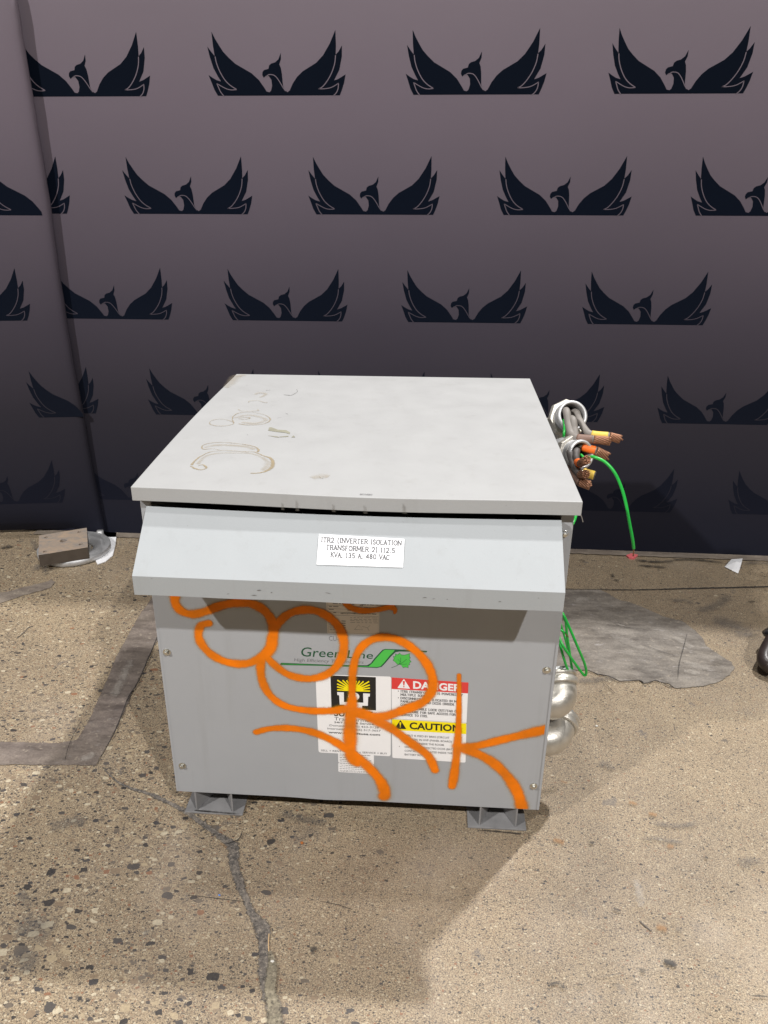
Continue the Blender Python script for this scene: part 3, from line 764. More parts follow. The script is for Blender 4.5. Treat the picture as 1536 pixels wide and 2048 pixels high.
# maker's logo printed on the panel
d = Decal(Z3, FR, .0003)
d.text('CU-AL', [(470, 392), (628, 400), (628, 448), (470, 436)], M['greyink'], 0)
d.text('Green Line', [(203, 497), (893, 545), (893, 612), (203, 588)], M['dgreenink'], 0, shear=.12, bold=.004)
d.text('High Efficiency Transformers', [(135, 606), (803, 630), (803, 659), (135, 637)], M['greyink'], 0, shear=.15)
GB = [(0, 668), (10, 650), (500, 670), (835, 674), (870, 655), (905, 610), (960, 550), (985, 525), (1010, 517), (1140, 522), (1300, 528), (1415, 537), (1405, 551), (1300, 546), (1150, 542), (1110, 548),
      (1070, 585), (1010, 655), (975, 690), (930, 700), (700, 690), (400, 680), (10, 672)]
d.poly(GB, M['dgreenink'], 0)
d.poly([(20, 663), (12, 658), (500, 677), (850, 684), (885, 655), (925, 605), (970, 555), (995, 531), (1012, 524), (1100, 527), (1095, 540), (1050, 585), (998, 650), (965, 684), (930, 692), (700, 684), (400, 675)], M['greenink'], .0003)
LF = [(1135, 670), (1105, 640), (1088, 628), (1098, 612), (1090, 590), (1110, 590), (1110, 565), (1132, 575), (1150, 558), (1165, 575), (1190, 578), (1215, 572), (1245, 562), (1240, 590), (1250, 605), (1238, 618), (1258, 642), (1238, 650), (1245, 668), (1228, 672),
      (1230, 697), (1205, 690), (1180, 695), (1165, 672), (1145, 665)]
d.poly([(x+(x-1170)*.06, y+(y-628)*.06) for x, y in LF], M['dgreenink'], 0)
d.poly(LF, M['greenink'], .0003)
d.line([(1070, 697), (1110, 682), (1140, 665), (1158, 635), (1158, 600)], 4, M['dgreenink'], .0005, 4)
d.line([(1140, 665), (1180, 645), (1215, 615)], 4, M['dgreenink'], .0005, 4); d.line([(1145, 662), (1190, 665), (1220, 660)], 3, M['dgreenink'], .0005)
d.line([(1155, 640), (1130, 615)], 3, M['dgreenink'], .0005)
d.done('printed_logo', panel, 'green line lettering with maple leaf printed on the panel')
# label on the hood
a = Vector((0, -.0976, -.0813)).normalized(); hn = Vector((0, .0813, -.0976)).normalized(); hd = hn.dot(Vector((0, -.012, .6954)))
d = Decal((0, 0, 1), (hn, hd), .0004)
d.poly([(638, 1068), (809, 1078), (806, 1135), (633, 1129)], M['paperw'], 0)
for s, q in [('ITR2 (INVERTER ISOLATION', [(643, 1075), (803, 1082), (802.5, 1091), (642.5, 1084)]), ('TRANSFORMER 2) 112.5', [(653, 1090), (790, 1097), (789.5, 1106), (652.5, 1099)]), ('KVA, 135 A, 480 VAC', [(662, 1105), (779, 1110.5), (778.5, 1119.5), (661.5, 1114)])]:
    d.text(s, q, M['lightink'], .0004, serif=.23)
d.done('paper_label', hood, 'white paper label with grey serif lettering on the hood')

# ------------------------------------------------------------------ spray paint
def spray_mat():
    t = NT('orange_spray_paint'); at = t.add('ShaderNodeAttribute'); at.attribute_name = 'dist'
    n = t.noise(900, 3, .7); n2 = t.noise(25, 3)
    dd = t.math('ADD', at.outputs['Fac'], t.math('MULTIPLY', t.math('SUBTRACT', n, .5), .34))
    al = t.math('MULTIPLY', t.mapr(dd, 1.10, .45, 0, .97, True), t.mapr(t.noise(18, 4, .6), .35, .6, .92, 1))
    mist = t.math('MULTIPLY', t.math('MULTIPLY', t.mapr(at.outputs['Fac'], 1.45, .9, 0, 1), t.mapr(t.noise(1500, 2), .56, .66)), .55)
    al = t.math('MAXIMUM', al, mist)
    col = t.mix(t.mapr(t.noise(9, 4, .6), .35, .65), (.70, .175, .003, 1), (1.0, .225, .004, 1))
    col = t.mix(t.mapr(dd, .6, 1.0), col, (.48, .30, .0, 1))
    t.link(al, t.b.inputs['Alpha'])
    return t.out(col, .6, None, .15)
M['spray'] = spray_mat()
def spray(strokes):
    """one thin coat: distance to the nearest stroke sampled on a fine grid over the panel"""
    g = .0014; nx = int(W/g)+1; nz = int(.62/g)+1
    xs = np.linspace(.0005, W-.0005, nx); zs_ = ZB+.001+np.arange(nz)*g
    D_ = np.full((nz, nx), 9.0)
    for pts, wd in strokes:
        p = catmull([PY(x, y, 0) for x, y in pts], 8); n = len(p)
        for i in range(n-1):
            t_ = i/(n-1)*(len(wd)-1); k = min(int(t_), len(wd)-2); ww = (wd[k]+(wd[k+1]-wd[k])*(t_-k))/1120/2*1.33*(1+.07*math.sin(i*.55+wd[0])+.04*math.sin(i*1.9))
            a, b = p[i], p[i+1]; m = ww*1.6
            i0, i1 = np.searchsorted(xs, [min(a.x, b.x)-m, max(a.x, b.x)+m]); j0, j1 = np.searchsorted(zs_, [min(a.z, b.z)-m, max(a.z, b.z)+m])
            if i1 <= i0 or j1 <= j0: continue
            GX, GZ = np.meshgrid(xs[i0:i1], zs_[j0:j1]); dx, dz = b.x-a.x, b.z-a.z; L2 = dx*dx+dz*dz+1e-12
            t = np.clip(((GX-a.x)*dx+(GZ-a.z)*dz)/L2, 0, 1)
            dd = np.hypot(GX-a.x-t*dx, GZ-a.z-t*dz)/ww
            D_[j0:j1, i0:i1] = np.minimum(D_[j0:j1, i0:i1], dd)
    bm = bmesh.new(); lay = bm.verts.layers.float.new('dist'); idx = {}
    def V_(j, i):
        if (j, i) not in idx:
            v = bm.verts.new((xs[i], -.0007, zs_[j])); v[lay] = float(min(D_[j, i], 1.6)); idx[(j, i)] = v
        return idx[(j, i)]
    ok = D_ < 1.5
    for j in range(nz-1):
        for i in np.nonzero(ok[j, :-1] & ok[j, 1:] & ok[j+1, :-1] & ok[j+1, 1:])[0]:
            bm.faces.new((V_(j, i), V_(j, i+1), V_(j+1, i+1), V_(j+1, i)))
    return bm
ST = [
 ([(352,1180),(350,1203),(362,1221),(385,1228),(412,1222),(442,1211),(475,1205),(505,1208),(530,1222),(546,1248),(545,1285),(535,1306)], [19,18,19,20,22]),
 ([(418,1246),(402,1251),(397,1270),(405,1290),(425,1310),(455,1324),(490,1327),(518,1317),(536,1298)], [15,18,18,18]),
 ([(540,1290),(548,1262),(566,1236),(592,1222),(625,1220),(655,1232),(679,1256),(688,1290),(679,1324),(654,1348),(618,1357),(580,1350),(552,1332),(530,1310)], [18,17,18,19,17,17,16]),
 ([(525,1312),(521,1335),(526,1365),(542,1392),(572,1412),(620,1421),(665,1421),(700,1418),(735,1430)], [17,18,17,16,17,20,24]),
 ([(704,1400),(706,1340),(716,1304),(736,1283),(765,1274),(798,1280),(832,1302),(858,1335),(866,1372),(848,1402),(806,1420),(760,1434),(715,1428)], [16,15,17,18,18,19,20,22,22]),
 ([(705,1395),(702,1430),(700,1470),(702,1510),(715,1525)], [18,26,27,26,22]),
 ([(735,1432),(780,1455),(820,1484),(855,1510),(868,1535),(870,1540)], [24,20,20,18,16]),
 ([(512,1464),(540,1457),(580,1456),(622,1463),(662,1479),(700,1502),(735,1532),(760,1560),(770,1585),(768,1592)], [13,15,17,19,21,22,25,24]),
 ([(918,1350),(918,1400),(917,1450),(914,1500),(908,1550),(904,1572)], [9,10,13,17,19,19]),
 ([(1094,1458),(1050,1468),(1000,1480),(950,1492),(918,1496)], [24,21,19,20,24]),
 ([(915,1492),(950,1505),(985,1524),(1015,1553),(1035,1585),(1044,1615)], [24,22,22,23,25,26]),
 ([(688,1200),(700,1214),(725,1221),(755,1219),(785,1212)], [12,14,12,10]),
 ([(782,1213),(790,1219),(789,1226)], [14,9,4]),
]
o = finish('spray_paint', spray(ST), M['spray'], panel); o['label'] = 'looping orange spray painted scrawl'
# keep the last stroke on the sheet metal

# ------------------------------------------------------------------ stains and scuffs on the lid
def soft_mat(name, c, amax, e0=.95, e1=.35, ns=300, namp=.5):
    t = NT(name); at = t.add('ShaderNodeAttribute'); at.attribute_name = 'dist'
    dd = t.math('ADD', at.outputs['Fac'], t.math('MULTIPLY', t.math('SUBTRACT', t.noise(ns, 4, .7), .5), namp))
    t.link(t.math('MULTIPLY', t.mapr(dd, e0, e1, 0, amax, True), t.mapr(t.noise(60, 3), .25, .6, .3, 1)), t.b.inputs['Alpha'])
    return t.out(c, .6)
M['stain'] = soft_mat('water_stain', (.34, .27, .165, 1), .85, 1.0, .25)
M['stainlt'] = soft_mat('faint_stain', (.40, .335, .235, 1), .34, .95, .1)
M['peel'] = plain('bare_patch', (.27, .26, .20), .6, 0, .25, 60)
M['drip'] = soft_mat('drip_residue', (.22, .20, .17, 1), .32, 1.2, .2, 200, .6)
M['scuff'] = soft_mat('grey_scuff', (.14, .13, .12, 1), .65, .9, .3)
def softribbon(bm, lay, pts, wd, jag=0):
    n = len(pts); rings = []
    for i, q in enumerate(pts):
        d_ = (pts[min(i+1, n-1)]-pts[max(i-1, 0)]).normalized(); nn = Vector((-d_.y, d_.x, 0)).normalized()
        if jag == 'front': nn = Vector((-d_.z, 0, d_.x)).normalized()
        if jag == 'side': nn = Vector((1, 0, 0))
        t_ = i/(n-1)*(len(wd)-1); k = min(int(t_), len(wd)-2); ww = (wd[k]+(wd[k+1]-wd[k])*(t_-k))
        r = []
        for s in (-1, 0, 1):
            v = bm.verts.new(q+nn*ww*s); v[lay] = abs(s) if (0 < i < n-1 or (jag == 'side' and i)) else 1; r.append(v)
        rings.append(r)
    for a, b in zip(rings, rings[1:]):
        for j in range(2): bm.faces.new((a[j], a[j+1], b[j+1], b[j]))
def LZ(zx, zy, l=.0006):  # zoom (340,740) x3.657 on the lid
    p = PZ(340+zx/3.657, 740+zy/3.657, H); u = (p.x-XL)/(XR-XL); v = (p.y-YF)/(YB-YF)
    q = lidp(max(0, min(1, u)), max(0, min(1, v))); return PZ(340+zx/3.657, 740+zy/3.657, q.z+l)
def stain(loops, m, name='water_stain', label=None):
    for k, (pts, wd) in enumerate(loops):
        bm = bmesh.new(); lay = bm.verts.layers.float.new('dist')
        p = catmull([LZ(x, y, .0005+.0001*k) for x, y in pts], 8)
        p = [q+Vector((random.uniform(-.0006, .0006), random.uniform(-.0006, .0006), 0)) for q in p]
        softribbon(bm, lay, p, wd)
        o = finish(name, bm, m, lid)
stain([([(155,695),(180,665),(225,630),(290,600),(370,590),(470,592),(560,598),(620,600),(680,625),(735,645),(752,680),(740,715),(700,740),(650,752),(585,755)], [.0035,.0022,.0015,.0012,.0014,.002,.0045,.0055,.003,.0025]),
       ([(640,600),(648,585),(630,565),(590,552),(520,540),(440,532),(370,528),(300,533),(245,548),(234,568),(250,578),(320,575),(360,585)], [.003,.0025,.0012,.0012,.0018,.0016,.001]),
       ([(150,700),(190,722),(235,728),(265,712),(240,692),(205,700)], [.002,.003,.003,.001]),
       ([(470,385),(455,360),(470,330),(510,312),(590,306),(660,318),(710,335),(735,360),(705,385),(650,398),(560,400),(500,392)], [.001,.0014,.001,.001,.0018,.002,.0014]),
       ([(290,385),(300,370),(350,358),(400,360),(450,375),(465,390),(420,405),(350,408),(300,398),(288,385)], [.0014,.001,.001,.0016,.0016]),
       ([(500,352),(540,345),(585,348),(555,360),(505,356)], [.001,.002,.001]),
       ([(500,285),(515,297),(560,300),(640,297),(642,288)], [.0025,.001,.001,.0012]),
       ([(575,235),(585,225),(640,222),(690,235),(715,237)], [.0012,.0008,.0016])], M['stain'])
stain([([(200,690),(260,630),(360,608),(480,606),(600,612),(690,650),(715,690),(680,735)], [.006,.006,.004,.004,.005,.009,.009]),
       ([(250,565),(330,550),(450,550),(560,560),(620,580)], [.006,.009,.009,.008]),
       ([(470,350),(560,330),(650,340),(700,365),(620,390),(520,380)], [.006,.008,.008]),
       ([(410,130),(450,90),(490,45),(560,38)], [.01,.02,.022,.01]), ([(620,180),(650,165),(700,175),(660,200)], [.006,.008,.006]),
       ([(1040,790),(1100,775),(1160,780)], [.012,.016,.012])], M['stainlt'], 'faint_stain')
stain([([(556,111),(568,111)], [.0012,.001]), ([(832,180),(860,183),(885,184),(915,170),(932,155),(925,138)], [.003,.0025,.0008,.0006]), ([(700,148),(735,146)], [.001,.0015]),
       ([(785,350),(815,345)], [.001,.0008]), ([(845,315),(865,322)], [.0008,.001]), ([(560,470),(575,474)], [.0006,.0006])], M['scuff'], 'scuff_mark')
bm = bmesh.new()
for poly in ([(725,420),(740,418),(790,436),(850,440),(878,455),(876,468),(840,458),(780,452),(718,442)], [(888,492),(905,478),(915,492)], [(712,478),(790,486),(800,494),(770,490)], [(800,487),(865,481),(868,487),(802,491)]):
    face(bm, [LZ(x, y, .0005) for x, y in poly])
bmesh.ops.recalc_face_normals(bm, faces=bm.faces)
for f in bm.faces:
    f.normal_update()
    if f.normal.z < 0: f.normal_flip()
finish('bare_patch', bm, M['peel'], lid)
# drips and scuffs on the lid's front lip and the hood lip
bm = bmesh.new(); lay = bm.verts.layers.float.new('dist')
def onlip(px, py, l=.0006): return PY(px, py, YF-l)
for x, y0, y1, wd in [(565, 1005, 1021, .003), (594, 1000, 1023, .0035), (667, 1008, 1025, .0035), (730, 1010, 1028, .004), (808, 1006, 1029, .004)]:
    bm = bmesh.new(); lay = bm.verts.layers.float.new('dist')
    softribbon(bm, lay, [onlip(x-1, y0), onlip(x, y0*.7+y1*.3), onlip(x, y0*.3+y1*.7), onlip(x+1, y1-1)], [wd*.7, wd*.9, wd, wd*1.2], 'side')
    finish('drip_mark', bm, M['drip'], lid)
bm = bmesh.new(); lay = bm.verts.layers.float.new('dist')
for a, b, wd in [((843,1195),(856,1196),.0012),((862,1198),(872,1198),.0008),((892,1199),(897,1199),.001),((995,1203),(1004,1204),.0012),((910,1217),(925,1219),.0018),((833,1213),(845,1214),.001),((1075,1196),(1079,1197),.001),((512,1180),(524,1182),.0022),((500,1190),(516,1192),.0016),((540,1185),(546,1186),.0014),((452,1188),(460,1188),.001),((648,1184),(664,1189),.0012),((300,1157),(306,1158),.0009)]:
    p, q = PY(*a, -.1102-.0004), PY(*b, -.1102-.0004); bm = bmesh.new(); lay = bm.verts.layers.float.new('dist'); softribbon(bm, lay, [p, (p+q)/2+Vector((0, 0, .0004)), q], [wd, wd, wd], 'front')
    finish('scuff_mark', bm, M['scuff'], hood)
d = Decal((500, 900, 4.267), ((0, 0, 1), H-.004), -.0)
# small faint maker's mark near the lid's front edge (decal offset upwards)
d.n = Vector((0, 0, -1)); d.d = -(H-.0040); d.base = .0008
d.text('BITCURRO', [(940, 373), (1046, 376), (1044, 385), (938, 382)], M['greyink'], 0, bold=.02)
d.done('ink_stamp', lid)

# ------------------------------------------------------------------ conduit, cables and wires on the right side
def strands(bm, a, b, R, n=19, mi=0, twist=1.2):
    a = Vector(a); b = Vector(b); t = (b-a).normalized(); u, v = frame(t); rs = random.Random(int(a.x*9999))
    spots = [(0, 0)] + [(R*.42, k*math.pi/3) for k in range(6)] + [(R*.82, k*math.pi/6) for k in range(12)]
    for r, an in spots[:n]:
        pts = []; ex = rs.uniform(-.1, .12)
        for k in range(7):
            s = k/6*(1+ex); aa = an+twist*s; pts.append(a+(b-a)*s+(u*math.cos(aa)+v*math.sin(aa))*r*(1+.12*s))
        tube(bm, pts, R*.2, 6, mi)
def cable(name, pts, r, mat, tip=None, tipr=None, tapes=(), label=None):
    p = catmull(pts, 8); bm = bmesh.new(); tube(bm, p, r, 14)
    o = finish(name, bm, mat, root, True)
    if label: o['label'] = label
    if tip:
        bm = bmesh.new(); strands(bm, p[-1]-(p[-1]-p[-2])*.3, tip, tipr or r*.95); finish('copper_strands', bm, M['copper'], o, True)
    for (a, b, m) in tapes:
        i0 = int(a*(len(p)-1)); i1 = int(b*(len(p)-1)); bm = bmesh.new(); tube(bm, p[i0:i1+1], r*1.12, 14); finish('tape_band', bm, m, o, True)
    return o
U = lambda x, y, dep: PY(1060+x/5.6875, 780+y/5.6875, dep)
def connector(c, axis, R, L, hub):
    """threaded ring in front of a clamp body"""
    c = Vector(c); axis = Vector(axis).normalized()
    bm = bmesh.new()
    prof = [(R*.80, .004), (R*.86, .006), (R*.98, .004), (R, 0), (R*.98, -.010)]
    k = -.010
    for i in range(4): prof += [(R*.93, k-.001), (R*.99, k-.002)]; k -= .003
    prof += [(R*.93, -.03), (R*.93, -L), (R*.78, -L), (R*.78, 0)]
    lathe(bm, c, axis, prof, 36, closed=True)
    o = finish('conduit_connector', bm, M['galvdull'], root, True)
    bm = bmesh.new(); lathe(bm, c, axis, [(R*.9, -.022), (R*1.25, -.022), (R*1.3, -.026), (R*1.3, -.036), (R*1.2, -.04), (R*.9, -.04)], 8, closed=True)
    finish('locknut', bm, M['galv'], o, False, .001)
    u, v = frame(axis)
    for s in (-1, 1):
        q = c-axis*.052+u*R*1.18*s
        bm = bmesh.new(); box(bm, q-Vector((.010, .007, .007)), q+Vector((.010, .007, .007))); tube(bm, [q+Vector((-.002, -.016, .002)), q+Vector((.002, .016, -.002))], .004, 8)
        finish('clamp_lug', bm, M['galv'], o, False, .0015)
    bm = bmesh.new()
    pts = catmull([c-axis*L*.9, c-axis*(L+.02), hub-Vector((-.03, 0, 0)), hub], 8)
    tube(bm, pts, R*.92, 24); finish('conduit_stub', bm, M['galvdull'], o, True)
    return o
c1 = U(480, 292, .50); ax1 = (CAM-c1).normalized()*.9+Vector((.35, 0, .25)); R1 = 31/FPX*(c1-CAM).dot(FF)
connector(c1, ax1, R1, .05, Vector((.735, .56, .60)))
c2 = U(575, 735, .40); R2 = 30/FPX*(c2-CAM).dot(FF)
connector(c2, (CAM-c2).normalized()*.8+Vector((.5, 0, .0)), R2, .05, Vector((.735, .46, .50)))
bm = bmesh.new(); 
k9 = 'power_cable'
cable(k9, [c1-ax1*.05, U(410, 235, .50), U(440, 390, .47), U(470, 500, .45), U(540, 545, .43), U(725, 562, .42)], .0084, M['cable'], U(900, 580, .42), .0088, [(.80, .99, M['cablebrown'])], 'grey power cable ending in bare copper without tape')
cable(k9, [c1-ax1*.05, U(510, 250, .52), U(565, 350, .50), U(630, 455, .48), U(700, 505, .47), U(905, 525, .46)], .0080, M['cable'], U(1030, 562, .46), .0090, [(.80, .985, M['yellow'])], 'grey power cable with yellow tape near its bare end')
cable(k9, [c1-ax1*.05, U(480, 330, .48), U(505, 450, .46), U(530, 570, .44), U(600, 645, .42), U(755, 690, .41)], .0082, M['cable'], U(880, 760, .41), .0095, [(.80, .985, M['orange'])], 'grey power cable with orange tape near its bare end')
cable(k9, [c2-Vector((0, -.05, .02)), U(530, 690, .40), U(520, 760, .38), U(540, 820, .37), U(575, 835, .35)], .0078, M['cabledark'], U(655, 790, .33), .0085, [(.75, .98, M['orange'])], 'dark cable in the lower connector with orange tape')
cable(k9, [c2-Vector((0, -.05, .02)), U(455, 700, .40), U(480, 800, .38), U(520, 900, .36), U(570, 965, .34)], .0078, M['cabledark'], U(640, 955, .32), .0085, [], 'dark cable below the upper connector')
cable(k9, [c2-Vector((0, -.05, .02)), U(470, 780, .40), U(520, 880, .38), U(610, 935, .36), U(740, 975, .35)], .0085, M['cabledark'], None, None, [(.78, .99, M['yellow'])], 'dark cable capped with yellow tape')
cable(k9, [U(430, 860, .42), U(470, 920, .38), U(520, 1000, .35), U(570, 1050, .33)], .0085, M['cablebrown'], U(680, 1085, .32), .0088, [], 'brown cable, lowest of the bundle')
def wire(pts, r, label=None, tip=None):
    p = catmull(pts, 8); bm = bmesh.new(); tube(bm, p, r, 10)
    o = finish('ground_wire', bm, M['green'], root, True)
    if label: o['label'] = label
    if tip: bm = bmesh.new(); strands(bm, p[-1], tip, r*.75, 7, 0, 2.5); finish('copper_tip', bm, M['copper'], o, True)
    return o
wire([U(385, 340, .49), U(395, 420, .47), U(385, 520, .46), U(362, 640, .47), U(340, 760, .50)], .0034, 'short green wire beside the lid edge')
wire([c2, U(640, 790, .38), U(690, 762, .37), U(745, 768, .36), U(860, 825, .35), U(965, 945, .34), U(1040, 1110, .33), U(1090, 1290, .32), U(1125, 1480, .31), U(1165, 1690, .30), U(1180, 1805, .30)], .0033, 'long green wire drooping beside the cabinet', U(1175, 1890, .30))
V = lambda x, y, dep: PY(1040+x/5.69, 1200+y/5.69, dep)
wire([U(535, 1380, .12), U(518, 1440, .10), U(492, 1510, .08), U(440, 1580, .07)], .0028, 'bit of green wire under the lid corner')
wire([V(440, 260, .16), V(462, 190, .14), V(482, 150, .12), V(560, 310, .11), V(650, 520, .10), V(730, 710, .10), V(755, 820, .10), V(735, 858, .10), V(690, 810, .10), V(590, 670, .10), V(500, 540, .10), V(450, 440, .11), V(435, 350, .12)], .0026, 'green wire folded in the longer loop')
wire([V(470, 140, .13), V(520, 250, .13), V(535, 400, .13), V(560, 560, .13), V(585, 740, .13), V(612, 880, .12), V(620, 918, .12), V(590, 900, .11), V(530, 760, .11), V(480, 600, .11), V(445, 470, .12), V(432, 440, .13)], .0026, 'green wire folded in the shorter loop')
wire([V(445, 200, .16), V(480, 330, .16), V(520, 460, .16), V(545, 560, .16)], .0022, 'thin green wire behind the loops')
wire([V(435, 330, .13), V(470, 345, .12), V(510, 375, .12)], .0024, 'stub of green wire with bare tip', V(548, 420, .12))

def elbow(c, R, d1, d2, bend, name='conduit_elbow'):
    """pipe bend from direction -d1 (wall) to d2, centred on c"""
    c = Vector(c); d1 = Vector(d1).normalized(); d2 = Vector(d2).normalized()
    a = c-d1*bend; b = c+d2*bend; pts = []
    for k in range(13):
        t = k/12; pts.append(a*(1-t)**2+c*2*t*(1-t)+b*t*t)
    bm = bmesh.new(); tube(bm, [a-d1*.012]+pts+[b+d2*.006], R, 28)
    o = finish(name, bm, M['galv'], root, True)
    bm = bmesh.new(); lathe(bm, b+d2*.006, d2, [(R*.9, 0), (R*1.10, 0), (R*1.14, .003), (R*1.14, .011), (R*1.06, .013), (R*1.06, .017), (R*1.12, .018), (R*1.12, .024), (R*.9, .026)], 32, closed=True)
    finish('collar', bm, M['galv'], o, True)
    bm = bmesh.new(); tube(bm, [b+d2*.012, b+d2*.038], R*.9, 24); finish('pipe', bm, M['galvdull'], o, True)
    bm = bmesh.new(); lathe(bm, a, d1, [(R*.9, -.004), (R*1.08, -.004), (R*1.08, .004), (R*.9, .004)], 32, closed=True); finish('collar', bm, M['galv'], o, True)
    return o
elbow(V(468, 1180, .085), .0345, (1, -.12, 0), (-.10, .72, .62), .030)
elbow(V(395, 1600, .075), .0335, (1, -.12, 0), (.30, .85, .25), .030)
bm = bmesh.new(); cc = V(385, 860, .11); lathe(bm, cc, (CAM-cc), [(.010, 0), (.016, 0), (.017, .003), (.016, .008), (.010, .008)], 28, closed=True)
finish('conduit_bushing', bm, M['galvdull'], root, True)
for z0 in (.20, .30):
    bm = bmesh.new(); cc = Vector((.727, .10, z0)); lathe(bm, cc, (1, 0, 0), [(.0, 0), (.036, 0), (.036, .006), (.0, .008)], 32); finish('hub_plate', bm, M['galvdull'], root, True)
bm = bmesh.new(); tube(bm, catmull([PY(1161, 1028, YF+.001), PY(1164, 1036, YF+.001), PY(1166, 1044, YF+.001)], 5), .0008, 6); finish('loose_thread', bm, M['cable'], lid)

# ------------------------------------------------------------------ things on the floor, left
M['blockside'] = plain('dark_steel', (.115, .095, .078), .5, .5, .3, 30)
def rusty():
    t = NT('rusty_steel_top'); mp = t.add('ShaderNodeMapping'); mp.inputs['Scale'].default_value = (10, 16, 10); t.link(t.pos(), mp.inputs[0])
    n = t.noise(2.5, 7, .7, vec=mp.outputs[0]); col = t.mix(t.mapr(n, .35, .65), (.30, .27, .245, 1), (.50, .37, .26, 1))
    t.bump(n, .3, .001); return t.out(col, .55, .1)
M['blocktop'] = rusty()
hb, ht = .022, .062
tb = [G(76.8, 1110.5, ht), G(175.8, 1094.5, ht), G(173.4, 1055.4, ht), G(78.1, 1071, ht)]
bt = G(84.4, 1139, hb)
sh = Vector((bt.x-tb[0].x, bt.y-tb[0].y, 0))
print('block mismatch', sh)
base = Vector((tb[0].x, tb[0].y, hb))
fr = [Vector((p.x, p.y, hb)) for p in tb]
bm = bmesh.new(); va = [bm.verts.new(p) for p in fr]; NXh = 5
ctr = sum(tb, Vector())/4
# top face with round holes: build a ring of quads round each hole
holes = [(.13, .13, .045), (.86, .2, .045), (.5, .52, .075), (.15, .84, .045), (.84, .84, .045)]
def bl(u, v, z): 
    p = (tb[0]*(1-u)+tb[1]*u)*(1-v)+(tb[3]*(1-u)+tb[2]*u)*v; return Vector((p.x, p.y, z))
blk = empty('steel_block', (ctr.x, ctr.y, hb), 'rectangular steel block with drilled holes resting on a round metal flange', 'metal block')
bm = bmesh.new()
bot = [bm.verts.new(p) for p in fr]; tp = [bm.verts.new((p.x, p.y, ht)) for p in fr]
for i in range(4): bm.faces.new((bot[i], bot[(i+1) % 4], tp[(i+1) % 4], tp[i])).material_index = 1
bm.faces.new(tp).material_index = 0; bm.faces.new(list(reversed(bot))).material_index = 1
bmesh.ops.recalc_face_normals(bm, faces=bm.faces)
bo = finish('block', bm, [M['blocktop'], M['blockside']], blk, bevel=.001)
cut = bmesh.new()
LX = (tb[1]-tb[0]).length
for u, v, r in holes:
    c = bl(u, v, ht-.027); lathe(cut, c, (0, 0, 1), [(0, 0), (r*LX, 0), (r*LX, .035), (0, .035)], 20)
cme = bpy.data.meshes.new('drill'); bmesh.ops.remove_doubles(cut, verts=cut.verts, dist=1e-5); bmesh.ops.recalc_face_normals(cut, faces=cut.faces); cut.to_mesh(cme); cut.free()
co = bpy.data.objects.new('drill', cme); COL.objects.link(co)
mo = bo.modifiers.new('holes', 'BOOLEAN'); mo.object = co; mo.operation = 'DIFFERENCE'; mo.solver = 'EXACT'
bo.modifiers.move(1, 0)
bo.modifiers.remove(bo.modifiers['bevel'])
dg = bpy.context.evaluated_depsgraph_get(); nm = bpy.data.meshes.new_from_object(bo.evaluated_get(dg))
bo.modifiers.clear(); bo.data = nm; bpy.data.objects.remove(co)
fc = G(150, 1103)
fl = empty('pipe_flange', (fc.x, fc.y, 0), 'round galvanised flange lying on the floor under the steel block', 'flange')
R0 = (G(220, 1103)-fc).length
bm = bmesh.new(); lathe(bm, (fc.x, fc.y, .001), (0, 0, 1), [(R0*.5, 0), (R0*.96, 0), (R0, .003), (R0, .018), (R0*.97, .0205), (R0*.82, .018), (R0*.80, .022), (R0*.66, .022), (R0*.62, .018), (R0*.5, .010)], 48, closed=True)
finish('flange_ring', bm, M['galvdull'], fl, True)
bm = bmesh.new(); lathe(bm, (fc.x, fc.y, .001), (0, 0, 1), [(0, 0), (R0*.49, 0), (R0*.49, .006), (0, .006)], 8); finish('flange_web', bm, M['galv'], fl)

# smudges, rust, scrapes and other dark marks on the slab, each where the photograph shows it
def smudge(pts, wd, m, z=.0052):
    bm = bmesh.new(); lay = bm.verts.layers.float.new('dist')
    p = [Vector((q.x, q.y, z)) for q in catmull([G(*c) for c in pts], 6)]; n = len(p)
    rings = []
    for i, q in enumerate(p):
        d_ = (p[min(i+1, n-1)]-p[max(i-1, 0)]).normalized(); nn = Vector((-d_.y, d_.x, 0)); e = min(i, n-1-i)/max(1, (n-1)/2); e = min(1, e*2.2)
        r = []
        for s_ in (-1, -.5, 0, .5, 1):
            v = bm.verts.new(q+nn*wd*s_*(.35+.65*math.sqrt(e))); v[lay] = max(abs(s_), 1-e); r.append(v)
        rings.append(r)
    for a, b in zip(rings, rings[1:]):
        for j in range(4):
            f = bm.faces.new((a[j], a[j+1], b[j+1], b[j])); f.normal_update()
            if f.normal.z < 0: f.normal_flip()
    tag(finish('floor_smudge', bm, m), kind='structure')
M['blacksm'] = soft_mat('black_smudge', (.035, .032, .03, 1), .8, .95, .3, 130, 1.1)
M['greysm'] = soft_mat('grey_smudge', (.11, .105, .105, 1), .36, .95, .15, 160, .9)
M['rustsm'] = soft_mat('rust_smudge', (.33, .15, .04, 1), .5, .95, .1, 220, .9)
M['palesm'] = soft_mat('pale_scrape', (.46, .42, .37, 1), .42, .85, .2, 90, 1.7)
